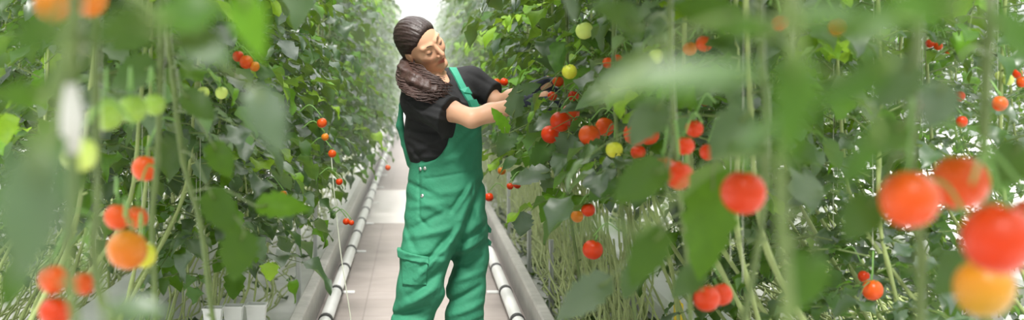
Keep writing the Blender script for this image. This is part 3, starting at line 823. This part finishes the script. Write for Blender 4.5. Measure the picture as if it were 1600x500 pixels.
# ------------------------------------------------------------------ the near plants, each with its own stem and leaves
def near_plant(name_pts, Y, r, label, m='stem', base_dx=0.0):
    pts = [at(px, py, Y) for px, py in name_pts]
    b0 = pts[-1].copy(); end = Vector((b0.x*1.25+base_dx, b0.y+.12, -.015))
    x, y = end.x, end.y
    root = empty('tomato_plant', (x, y, 0)); tag(root, label, 'plant', 'near tomato vines')
    top = pts[0].copy(); pts = [Vector((top.x, top.y, 2.7))]+pts+[b0.lerp(end, .5)+Vector((0, 0, -.02)), end]
    b = MB(); cp = catmull(pts, 8); rng = random.Random(int(Y*1000)); N = len(cp)
    b.tube([p-root.location for p in cp], [r*(1.22 if i % 4 == 0 else 1)*(.9+.1*rng.random()) for i in range(N)], 10)
    for i in range(3, N, 5):
        a = rng.uniform(0, 6.3); p = cp[i]-root.location
        b.tube([p, p+Vector((math.cos(a)*r*2.6, math.sin(a)*r*2.6, r))], [r*.6, r*.45], 6)
    b.build('stem', M[m], root)
    o = link('foliage', FOL_SHADE[len(cp) % 3 if False else int(Y*100) % 3], root); o.location = (top.x-x, top.y-y, 0); o.rotation_euler = (0, 0, Y*7)  # added overhead out of view, to keep sky light off the near leaves
    b = MB(); s = [p-root.location+Vector((r*1.4, r*.8, 0)) for p in cp[:20]]; b.tube(s, .0007, 5); b.build('support_string', M['twine'], root)
    return root, cp

def near_leaf(pl, px, py, Y, Lpx, Wpx, ang, tilt=0., roll=0., tone=.35, seed=1, upf=.6, att=None):
    """one leaf blade at its own distance, with the stalk that ties it to its plant; the pixel is the middle of the blade"""
    root, cp = pl; rng = random.Random(seed*77+int(px))
    a = math.radians(ang); ct, stl = math.cos(tilt), math.sin(tilt)
    d = np.array((math.cos(a)*ct, -stl, math.sin(a)*ct)); n = np.array((0, -1., upf))
    R = frame(d, n)
    if roll:
        c, s = math.cos(roll), math.sin(roll); x, y, z = R; R = np.stack([x*c+z*s, y, z*c-x*s])
    k = Y/FPX; L = Lpx*k; W = Wpx*k/2*1.12
    V, F = leaflet(L, W, 12, rng, rng.uniform(.08, .3), rng.uniform(.05, .25), .10)
    C = np.array(at(px, py, Y)); base = C-d*L/2
    V = base+V@R
    b = MB(); b.add(V-np.array(root.location), F, 0, tone)
    bp = Vector(base); j = min(range(len(cp)), key=lambda i: (cp[i]-bp-Vector((0, 0, .05))).length); q = cp[j]
    mid = bp.lerp(q, .5)+Vector((0, 0, .02))
    b.tube([p-root.location for p in catmull([q, mid, bp, bp+Vector(d)*L*.25], 4)], .0019, 6, 1)
    return b.build('leaf', [M['leaf'], M['stem']], root, tone=True)

A1 = near_plant([(120, -120), (113, 40), (111, 160), (116, 300), (108, 400), (120, 540), (120, 700)], 1.25, .0047, 'thick blurred vine stem with a white clip, nearest on the left')
A2 = near_plant([(147, -60), (149, 150), (152, 300), (145, 390), (158, 470), (178, 560)], 1.95, .0052, 'near vine beside the three green tomatoes on the left')
A3 = near_plant([(252, -50), (250, 110), (246, 250), (238, 340), (242, 460), (238, 600)], 2.70, .0058, 'near upright vine just right of the lone orange tomato on the left')
A4 = near_plant([(258, -50), (270, 120), (286, 250), (312, 345), (326, 450), (338, 600)], 2.95, .0058, 'near slanting knotted vine left of the white pots')
B1 = near_plant([(1236, -100), (1230, 150), (1220, 300), (1232, 480), (1236, 700)], 1.12, .0050, 'near vine left of the large blurred tomatoes, under the broad hanging leaf')
B2 = near_plant([(1434, -120), (1428, 120), (1424, 270), (1440, 400), (1440, 700)], 1.72, .0066, 'blurred vine carrying the large orange tomatoes at the right')
B3 = near_plant([(1548, -120), (1541, 100), (1538, 250), (1545, 420), (1540, 700)], 1.85, .0066, 'blurred vine carrying the large red tomato at the right end')
B4 = near_plant([(1186, -60), (1196, 180), (1192, 330), (1178, 420), (1160, 520), (1150, 640)], 2.25, .0055, 'near vine beside the round red tomato right of the centre')
B5 = near_plant([(1046, -60), (1050, 150), (1062, 300), (1075, 420), (1085, 560)], 2.9, .0055, 'vine behind the long pale leaf, carrying the pair of blurred red tomatoes')
B6 = near_plant([(884, -80), (886, 100), (880, 230), (892, 340), (905, 430), (915, 520)], 5.55, .0060, 'tomato vine right at the gloved hands, carrying the sharp red pair')
B7 = near_plant([(962, -80), (958, 100), (966, 240), (972, 330), (985, 430), (1000, 540)], 4.3, .0060, 'tomato vine carrying the orange and red trio right of the gloved hands')
for q in [
    (B6, 806, 158, 5.45, 56, 30, 85, .3, .4, .22), (B6, 818, 186, 5.5, 44, 22, 235, .3, .2, .3), (B6, 783, 188, 5.4, 48, 20, 118, .2, -.2, .72), (B6, 842, 158, 5.4, 40, 22, 160, .4, -.4, .25), (B6, 850, 192, 5.3, 46, 24, 210, .4, 0, .2),
    (B6, 884, 228, 4.95, 44, 34, 255, .2, .2, .18), (B6, 826, 138, 5.4, 40, 18, 20, .4, -.5, .3), (B6, 897, 168, 5.0, 52, 22, 190, .4, -.4, .2), (B6, 905, 120, 5.0, 60, 30, 40, .3, .2, .72), (B6, 830, 276, 5.2, 70, 34, 195, .4, -.3, .15),
    (B6, 845, 240, 5.3, 60, 30, 230, .3, 0, .45), (B6, 816, 350, 5.6, 40, 30, 265, .1, .2, .06), (B6, 860, 320, 5.4, 60, 34, 240, .3, .1, .62), (B6, 790, 222, 5.5, 50, 28, 240, .3, .1, .3), (B6, 860, 100, 5.3, 56, 26, 150, .4, -.3, .25),
    (B7, 930, 150, 4.2, 70, 36, 200, .3, -.2, .35), (B7, 925, 235, 4.3, 50, 24, 215, .3, .1, .3), (B7, 985, 150, 4.1, 70, 40, -30, .3, .1, .5), (B7, 940, 290, 4.2, 60, 34, 230, .3, .2, .4), (B7, 1000, 300, 4.1, 60, 30, 250, .3, .1, .3),
    # left
    (A2, 90, 130, 1.7, 80, 46, 215, .2, .1, .42), (A2, 110, 290, 1.7, 70, 40, 235, .2, .1, .4), (A3, 205, 60, 2.4, 70, 40, 200, .2, .1, .42), (A4, 310, 165, 2.6, 70, 42, -40, .2, .1, .36), (A4, 345, 250, 2.6, 70, 40, -60, .3, .1, .5),
    (A1, 190, 46, 0.72, 105, 76, 200, .2, .3, .40, 1, -0.35), (A1, 50, 56, 0.68, 110, 60, 210, 0, 0, .42, 1, -0.35), (A1, 45, 340, 0.62, 240, 110, 262, .1, .1, .16),
    (A1, 322, 72, 1.1, 100, 66, -25, .3, -.3, .10, 1, 2.2), (A1, 420, 185, 1.25, 120, 60, -62, .2, -.3, .08, 1, 2.2), (A1, 392, 40, 1.1, 120, 56, -70, 0, .2, .72),
    (A1, 300, 20, 1.1, 120, 80, 10, 0, .2, .46), (A4, 372, 398, 2.3, 90, 55, -100, 0, .3, .44), (A2, 214, 482, 1.05, 110, 50, 8, .2, -.2, .12, 1, 2.2),
    (A1, 30, 150, 1.1, 90, 46, 190, .2, .2, .55, 1, -0.35), (A4, 440, 320, 2.6, 90, 40, 2, .2, 0, .7),
    (A3, 205, 116, 2.7, 90, 55, 200, 0, 0, .4), (A4, 345, 330, 2.4, 85, 50, -60, .2, -.3, .44), (A1, 70, 245, 1.2, 90, 60, 250, .2, 0, .46),
    (A2, 20, 440, 1.5, 90, 40, 250, .2, .2, .46),
    # right
    (B4, 1130, 130, 1.9, 80, 40, 200, .3, .2, .25), (B4, 1165, 230, 1.8, 80, 44, 190, .4, -.2, .3), (B2, 1400, 130, 1.5, 100, 60, 230, .2, .1, .3), (B2, 1380, 215, 1.5, 90, 56, 215, .2, .1, .42), (B3, 1575, 260, 1.7, 90, 60, 240, .2, .1, .4),
    (B2, 1345, 340, 1.6, 90, 60, 230, .2, .1, .38), (B3, 1490, 430, 1.7, 90, 60, 220, .2, .1, .35), (B1, 1260, 440, 1.3, 100, 60, 250, .2, .1, .45), (B4, 1075, 440, 2.2, 70, 40, 220, .3, .1, .3), (B5, 985, 440, 2.7, 60, 32, 250, .2, .1, .3),
    (B1, 1075, 112, .70, 290, 58, 14, .1, -.45, .34, 1, 2.2), (B1, 1240, 165, 0.72, 190, 66, -95, .1, .1, .46), (B4, 1108, 345, 2.12, 190, 84, -98, .1, .2, .60), (B1, 942, 352, 1.0, 120, 64, 172, .25, -.4, .10, 1, 2.2),
    (B5, 912, 464, 2.5, 112, 50, 214, .1, .55, .08, 1, 2.2), (B5, 965, 22, 1.7, 90, 60, 150, .2, -.2, .3), (B5, 893, 8, 2.4, 60, 22, -70, 0, .2, .15), (B1, 1192, 205, 0.85, 100, 60, 200, .3, -.3, .15, 1, 2.2),
    (B1, 1335, 130, 0.85, 150, 56, 215, .1, 0, .42, 1, -0.35), (B1, 1440, 8, 0.65, 150, 64, 180, .3, .4, .47), (B1, 1345, 250, 1.0, 120, 50, 240, .1, .1, .42, 1, -0.35),
    (B3, 1590, 60, 1.0, 120, 70, -40, .1, .1, .42), (B1, 1360, 36, 0.85, 150, 50, 190, .1, 0, .44), (B3, 1465, 165, 1.4, 80, 60, 250, .1, .1, .14),
    (B5, 1000, 285, 1.8, 110, 60, 215, .2, 0, .4), (B5, 1010, 400, 1.9, 110, 55, 240, .1, 0, .42),
    (B1, 1160, 40, 0.95, 120, 40, 170, .2, 0, .46), (B1, 1290, 22, 0.85, 120, 44, 10, .2, 0, .44),
    (B4, 1110, 20, 1.9, 120, 60, 160, .2, .1, .5), (B5, 985, 110, 2.1, 100, 56, 190, .2, .1, .25),
    (B5, 1010, 190, 2.2, 90, 50, 230, .2, 0, .2), (B4, 1140, 210, 1.9, 100, 60, 230, .1, .1, .25),
]:
    near_leaf(*q)
b = MB(); b.tube([Vector((0, 0, -.03)), Vector((.002, 0, 0)), Vector((0, 0, .03))], [.008, .0105, .007], 10)
o = b.build('plant_clip', M['clip'], A1[0]); o.location = at(110, 185, 1.24)-A1[0].location

# ------------------------------------------------------------------ tomatoes
def tomato_mesh(matname, seed):
    rng = random.Random(seed); V = []; F = []; n, m_ = 28, 16; ph = rng.uniform(0, 6.3)
    for i in range(m_+1):
        th = PI*i/m_
        for k in range(n):
            a = 2*PI*k/n; rr = 1+.022*math.cos(5*a+ph)*math.sin(th)
            x, z = math.sin(th)*rr, math.cos(th)*.98
            z -= .11*math.exp(-(math.sin(th)/.32)**2)*(1 if i < m_/2 else -.25)
            V.append((.5*x*math.cos(a), .5*x*math.sin(a), .5*z))
    for i in range(m_):
        for k in range(n): F.append((i*n+k, (i+1)*n+k, (i+1)*n+(k+1) % n, i*n+(k+1) % n))
    return V, F
def calyx(b, s):
    for k in range(6):
        a = 2*PI*k/6; c, sn = math.cos(a), math.sin(a); V = []
        for r, w, z in ((.0, .05, .36), (.14, .06, .40), (.28, .035, .44), (.40, .004, .40)):
            V += [(s*(r*c-w*sn), s*(r*sn+w*c), s*z), (s*(r*c), s*(r*sn), s*(z+.012)), (s*(r*c+w*sn), s*(r*sn-w*c), s*z)]
        b.add(V, [(i*3+j, i*3+j+3, i*3+j+4, i*3+j+1) for i in range(3) for j in range(2)])
    b.tube([(0, 0, s*.34), (s*.02, 0, s*.55), (s*.10, 0, s*.75)], [s*.055, s*.04, s*.04], 7)
TC = {}
def tomato(px, py, dpx, colour, label, Y=None, group=None, size=.066, tilt=None, stalk=True):
    Y = Y or FPX*size/dpx; d = dpx*Y/FPX
    P = at(px, py, Y); rng = random.Random(int(px*7+py))
    key = (colour, rng.randint(0, 1))
    r = empty('tomato', P); tag(r, label, 'tomato', group)
    k = round(d, 3)
    V, F = tomato_mesh(colour, rng.randint(0, 99)); me = mesh_from('fruit', [(x*d, y*d, z*d) for x, y, z in V], F, M[colour])
    link('fruit', me, r)
    b = MB(); calyx(b, d); b.build('calyx', M['sepal'], r)
    t = tilt or (rng.uniform(-.35, .35), rng.uniform(-.35, .35))
    r.rotation_euler = (t[0], t[1], rng.uniform(0, 6))
    if stalk:                                   # fruit stalk to the nearest vine
        hook = P+Vector((0, 0, d*.62))
        cands = [(pl, min(cp, key=lambda q: (q-hook-Vector((0, 0, .06))).length)) for pl, cp in NEAR]
        best = min(cands, key=lambda c: (c[1]-hook).length)
        if (best[1]-hook).length < .2: root, q = best
        else:
            root, x, y = min(PL, key=lambda c: (c[1]-P.x)**2+(c[2]-P.y)**2); q = hook+(Vector((x, y, P.z+.1))-hook).normalized()*min(.09, (Vector((x, y, P.z+.1))-hook).length)
        b = MB(); md = hook.lerp(q, .5)+Vector((0, 0, .035))
        b.tube([v-root.location for v in catmull([q, md, hook], 5)], .0022, 6); b.build('truss_stalk', M['stalk'], root)
    return r
NEAR = [A1, A2, A3, A4, B1, B2, B3, B4, B5, B6, B7]

T = [
 # left foreground
 (84, 6, 62, 'amber', 'blurred amber tomato at the top left, beside a thick stem', 1.7),
 (140, -2, 58, 'amber', 'amber tomato cut off by the top edge, right of the thick blurred stem', 1.75),
 (167, 178, 54, 'green', 'largest of the three green tomatoes hanging in a row on the left', 2.15),
 (207, 170, 46, 'green', 'middle green tomato of the row of three on the left', 2.25),
 (241, 163, 36, 'green', 'smallest green tomato at the right end of the row of three', 2.35),
 (125, 241, 56, 'pale', 'single pale green tomato below the white plant clip', 1.7),
 (227, 263, 42, 'orange', 'lone round orange tomato below the three green ones on the left', 2.9),
 (184, 339, 42, 'orange', 'reddish orange tomato above left of the big two-toned one on the left', 2.5),
 (213, 340, 36, 'orange', 'reddish orange tomato half behind a stem, above right of the two-toned one', 2.6),
 (199, 390, 64, 'amber', 'big amber tomato lowest in the trio beside the left stems', 2.2),
 (224, 398, 42, 'yellow', 'green-yellow tomato peeping out behind the big amber one', 2.35),
 (84, 437, 46, 'orange', 'upper left orange tomato of the low blurred cluster at the left', 1.9),
 (131, 443, 36, 'orange', 'smaller orange tomato right of the stem in the low left cluster', 2.0),
 (86, 488, 50, 'red', 'red tomato cut by the bottom edge in the low left cluster', 1.9),
 (385, 97, 22, 'orange', 'orange tomato high up left, next to two pale leaves', 4.6),
 (372, 88, 18, 'red', 'red tomato just left of the high orange one on the left', 4.7),
 (398, 104, 16, 'amber', 'small amber tomato just right of the high orange one on the left', 4.6),
 (318, 145, 20, 'pale', 'left of two small pale green tomatoes beside the row of three green ones', 4.2),
 (346, 145, 20, 'pale', 'right of two small pale green tomatoes beside the row of three green ones', 4.2),
 (10, 24, 14, 'pale', 'tiny pale green tomato in the top left corner', 5.4),
 (70, 124, 14, 'pale', 'tiny pale green tomato among leaves at the far left, above the plant clip', 5.4),
 (216, 107, 14, 'amber', 'tiny amber tomato above the row of three green ones', 5.2),
 (503, 192, 16, 'orange', 'orange tomato half hidden by a leaf in the middle of the left leaf wall', 5.2),
 (508, 214, 12, 'amber', 'small amber tomato just under the orange one in the left leaf wall', 5.4),
 (519, 240, 13, 'orange', 'small orange tomato low in the left leaf wall', 5.6),
 (443, 303, 11, 'orange', 'tiny orange tomato low left, between drooping dark leaves', 5.2),
 (530, 284, 11, 'red', 'tiny red tomato above the lone dark leaf by the left pipe', 6.2),
 (541, 346, 11, 'red', 'left one of two tiny red tomatoes hanging over the left pipe', 6.3),
 (549, 348, 9, 'red', 'right one of two tiny red tomatoes hanging over the left pipe', 6.3),
 (606, 262, 9, 'orange', 'tiny orange tomato hanging beside the path, farthest on the left', 10.),
 # right of the woman
 (764, 308, 14, 'red', 'small red tomato just right of the overalls at thigh height', 7.4),
 (784, 267, 13, 'amber', 'small amber tomato right of the overalls at hip height', 7.2),
 (797, 291, 11, 'red', 'left one of two tiny red tomatoes right of the thigh', 6.8),
 (808, 289, 12, 'red', 'right one of two tiny red tomatoes right of the thigh', 6.7),
 (775, 130, 16, 'orange', 'orange tomato behind the far sleeve', 7.0),
 (788, 128, 13, 'red', 'red tomato behind the far wrist', 6.9),
 (847, 70, 12, 'red', 'left one of two small red tomatoes above the hands', 7.2),
 (867, 69, 14, 'red', 'right one of two small red tomatoes above the hands', 7.0),
 (876, 190, 33, 'red', 'red-orange tomato in the sharp pair below the gloved hands, the higher one', 5.1),
 (860, 210, 29, 'red', 'lower left tomato of the sharp pair below the gloved hands', 5.2),
 (892, 176, 28, 'orange', 'orange tomato tucked behind the sharp pair under a leaf', 5.3),
 (863, 150, 15, 'red', 'small red tomato between the glove fingertips', 5.55),
 (872, 127, 18, 'orange', 'pale orange tomato just above the near glove', 5.7),
 (889, 134, 18, 'red', 'dark red tomato above right of the near glove', 5.7),
 (896, 150, 17, 'red', 'dark red tomato right of the glove fingertips', 5.6),
 (890, 112, 24, 'yellow', 'yellow-green tomato above the gloved hands', 4.9),
 (913, 48, 28, 'pale', 'pale yellow-green tomato high above the gloved hands', 4.6),
 (886, 214, 18, 'pale', 'small pale green tomato right of the sharp red pair', 5.1),
 (921, 211, 34, 'orange', 'orange tomato in the middle cluster, the nearer of the two', 4.6),
 (945, 198, 30, 'orange', 'orange tomato in the middle cluster, the one behind on the right', 4.7),
 (960, 234, 27, 'yellow', 'yellow-green tomato hanging left of the red-orange trio', 4.3),
 (994, 209, 39, 'red', 'front red tomato of the trio right of the middle cluster', 4.0),
 (1013, 210, 34, 'orange', 'orange tomato behind the front one of the trio', 4.15),
 (997, 238, 24, 'red', 'lowest small red tomato of the trio', 4.1),
 (964, 95, 21, 'orange', 'orange tomato left of the long pale blurred leaf, middle of three', 4.4),
 (950, 98, 18, 'orange', 'left orange tomato of three by the long pale leaf', 4.5),
 (980, 95, 16, 'amber', 'right amber tomato of three by the long pale leaf', 4.4),
 (1100, 68, 26, 'orange', 'soft orange tomato above the long pale leaf', 3.6),
 (1078, 76, 22, 'amber', 'pale amber tomato just left of the soft orange one above the long leaf', 3.7),
 (1025, 88, 24, 'pale', 'pale green tomato at the upper edge of the long pale leaf', 3.6),
 (1037, 264, 40, 'orange', 'left one of the blurred pair half covered by a green leaf', 2.9),
 (1061, 274, 46, 'red', 'right one of the blurred pair half covered by a green leaf', 2.8),
 (1085, 201, 28, 'red', 'dim red tomato below the long pale leaf', 3.2),
 (1070, 228, 30, 'red', 'dim red tomato just above the blurred pair', 3.1),
 (1106, 238, 26, 'red', 'dim red tomato right of the blurred pair', 3.2),
 (1101, 160, 13, 'red', 'tiny red tomato directly under the long pale leaf', 5.0),
 (1162, 301, 71, 'red', 'large round red tomato hanging alone right of the centre', 2.05),
 (926, 390, 32, 'red', 'lone red tomato hanging low among bare stems', 4.6),
 (919, 328, 22, 'red', 'pinkish red tomato behind the pale leaf, above the lone low one', 4.7),
 (902, 338, 20, 'amber', 'amber tomato left of the pinkish red one, above the lone low one', 4.8),
 (1104, 466, 42, 'red', 'left one of two red tomatoes behind stems at the bottom', 2.9),
 (1127, 460, 36, 'red', 'right one of two red tomatoes behind stems at the bottom', 3.0),
 (1350, 432, 19, 'red', 'upper small red tomato of the pair low between the right-hand stems', 4.4),
 (1363, 453, 33, 'orange', 'lower larger tomato of the pair low between the right-hand stems', 4.0),
 (1437, 163, 15, 'red', 'bright little red tomato just right of the olive stem at the right', 4.6),
 (1457, 178, 11, 'red', 'tiny red tomato lower right of the bright little one', 4.8),
 (1453, 68, 14, 'red', 'left one of a row of three little red tomatoes high on the right', 4.5),
 (1466, 72, 14, 'orange', 'middle one of a row of three little red tomatoes high on the right', 4.5),
 (1481, 79, 12, 'orange', 'right one of a row of three little red tomatoes high on the right', 4.6),
 (1499, 150, 18, 'red', 'red tomato behind a dark leaf right of the bright little one', 4.2),
 (1562, 162, 24, 'orange', 'orange tomato half behind the rightmost stem', 3.6),
 (1503, 190, 18, 'red', 'dim red tomato above the big orange pair', 4.0),
 (1590, 115, 16, 'red', 'upper red tomato at the right edge of the picture', 4.2),
 (1597, 128, 18, 'orange', 'orange tomato at the right edge just under the upper red one', 4.1),
 (1308, 43, 28, 'amber', 'dull amber tomato high between the broad hanging leaf and the olive stem', 3.0),
 (1218, 36, 26, 'orange', 'dull orange tomato beside the top of the broad hanging leaf', 3.0),
 (1566, 40, 22, 'green', 'green tomato high at the right behind the rightmost stem', 4.3),
 (1575, 125, 18, 'pale', 'pale green tomato left of the two at the right edge', 4.2),
 (1561, 118, 14, 'pale', 'tiny pale green tomato beside the rightmost stem', 4.3),
 (1382, 32, 14, 'pale', 'tiny pale green tomato above the olive stem', 4.6),
 (1421, 311, 93, 'orange', 'big orange tomato, the left one of the large blurred group', 1.55),
 (1500, 285, 88, 'orange', 'big reddish orange tomato behind the left one of the large blurred group', 1.70),
 (1560, 373, 114, 'red', 'biggest red tomato of the large blurred group', 1.36),
 (1537, 450, 94, 'turning', 'yellow-orange unripe tomato under the biggest red one', 1.55),
 (1608, 345, 70, 'red', 'dark red tomato cut by the right edge beside the biggest one', 1.62),
]
for (px, py, dpx, c, lb, Y) in T:
    tomato(px, py, dpx, c, lb, Y, 'tomatoes on the vines')

# the growers keep the trusses free: leaflets hanging right in front of a fruit, or of her face and front, are picked off
def thin_leaves():
    tx = np.array([(t[0], t[1], t[2]/2, t[5]) for t in T if t[2] > 14.5], float)
    keepout = [(668, 75, 52, WY-.25), (690, 150, 60, WY-.3), (700, 215, 58, WY-.3), (695, 300, 68, WY-.3), (695, 400, 68, WY-.3), (690, 470, 70, WY-.3), (735, 178, 40, 5.8), (590, 420, 30, 30), (590, 300, 22, 30)]
    tx = np.concatenate([tx, np.array(keepout)])
    for ob in list(COL.objects):
        if ob.type != 'MESH' or ob.data.name not in LEAFLETS or ob.parent is None: continue
        if ob.parent.location.y > 12: continue
        b, lf = LEAFLETS[ob.data.name]
        c, s_ = math.cos(ob.rotation_euler.z), math.sin(ob.rotation_euler.z); sc = ob.scale.x
        P = np.array([q[2] for q in lf]); rad = np.array([q[3] for q in lf])
        X = (P[:, 0]*c-P[:, 1]*s_)*sc+ob.parent.location.x+ob.location.x; Y = (P[:, 0]*s_+P[:, 1]*c)*sc+ob.parent.location.y+ob.location.y; Z = P[:, 2]
        Yc = np.maximum(Y, .05)
        px = CX+FPX*X/Yc; py = CY-FPX*(Z-CAMZ)/Yc; rp_ = rad*FPX/Yc
        dd = np.hypot(px[:, None]-tx[None, :, 0], py[:, None]-tx[None, :, 1])
        bad = ((dd < tx[None, :, 2]*.85+rp_[:, None]*.62) & (Y[:, None] < tx[None, :, 3]+.02)).any(1) | ((py > -rp_-20) & (Y < 2.6) & (np.abs(px-800) < 830) & (Z > 1.25) & (ob.data.name.split('.')[0] == 'foliage') & (P[:, 2].min() > 1.3))
        if not bad.any(): continue
        drop = np.zeros(len(b.V), bool)
        for k in np.nonzero(bad)[0]: drop[lf[k][0]:lf[k][0]+lf[k][1]] = True
        new = np.cumsum(~drop)-1
        fi = [i for i, f_ in enumerate(b.F) if not drop[f_[0]]]
        V = [v for v, dr in zip(b.V, drop) if not dr]
        ob.data = mesh_from('foliage', V, [tuple(int(new[j]) for j in b.F[i]) for i in fi], [M['leaf'], M['stem']], [b.m[i] for i in fi], True, [t for t, dr in zip(b.t, drop) if not dr])
thin_leaves()

# ------------------------------------------------------------------ small things by the kerbs
def post(x, y, h, label):
    b = MB(); b.box((-.014, -.006, -.02), (.014, .006, h), .003); b.box((-.010, -.020, -.02), (-.004, .020, h*.98), .002)
    o = b.build('support_post', M['grey_post'], smooth=False); o.location = (x, y, 0); tag(o, label, 'post', 'grey support posts behind the kerbs')
post(-.68, 9.6, .85, 'grey post behind the left kerb, farther of two'); post(-.67, 8.1, .70, 'grey post behind the left kerb, nearer of two')
post(.76, 8.0, .45, 'thin grey post among stems right of the path, nearest to the camera'); post(.74, 9.3, .48, 'thin grey post among stems right of the path, middle of three'); post(.73, 11.2, .6, 'thin grey post among stems right of the path, farthest of three')
def pot(px, py, Y, w, label):
    P = at(px, py, Y); root = empty('growing_pot', (P.x, P.y, P.z-w*.6)); tag(root, label, 'pot', 'white growing pots')
    b = MB(); k = w/2; V = []
    for s, z in ((.82, 0), (1, w*1.0), (1.08, w*1.0), (1.08, w*1.1), (.92, w*1.1), (.90, w*.9)):
        V += [(-k*s, -k*s, z), (k*s, -k*s, z), (k*s, k*s, z), (-k*s, k*s, z)]
    F = [(3, 2, 1, 0)]+[(i*4+j, i*4+(j+1) % 4, i*4+4+(j+1) % 4, i*4+4+j) for i in range(5) for j in range(4)]+[(20, 21, 22, 23)]
    b.add(V, F); b.build('pot_shell', M['white'], root, smooth=False)
    s = MB(); s.box((-k*.88, -k*.88, w*.84), (k*.88, k*.88, w*.96), .006); s.build('substrate', mat('substrate', (.10, .075, .05), .9), root, smooth=False)
pot(333, 494, 5.6, .072, 'left white pot of three at the bottom edge on the left')
pot(365, 491, 5.7, .074, 'middle white pot of three at the bottom edge on the left')
pot(401, 489, 5.8, .078, 'right white pot of three at the bottom edge on the left')
b = MB(); P = at(1060, 492, 5.9)
b.box((-.018, -.018, -.05), (.018, .018, .05), .004); b.tube([(0, 0, .045), (0, 0, .06)], .009, 10)
o = b.build('marker_tag', M['yellow_plastic'], smooth=False); o.location = P; tag(o, 'yellow plastic tag at the bottom, beside the white gutter on the right', 'tag')
b = MB(); b.tube(catmull([at(517, 235, 7.2), at(522, 300, 7.1), at(533, 400, 7.0), at(549, 505, 6.9), at(552, 560, 6.9)], 5), .0028, 6)
tag(b.build('twine', M['twine']), 'loose pale twine slanting down over the left pipe', 'twine')
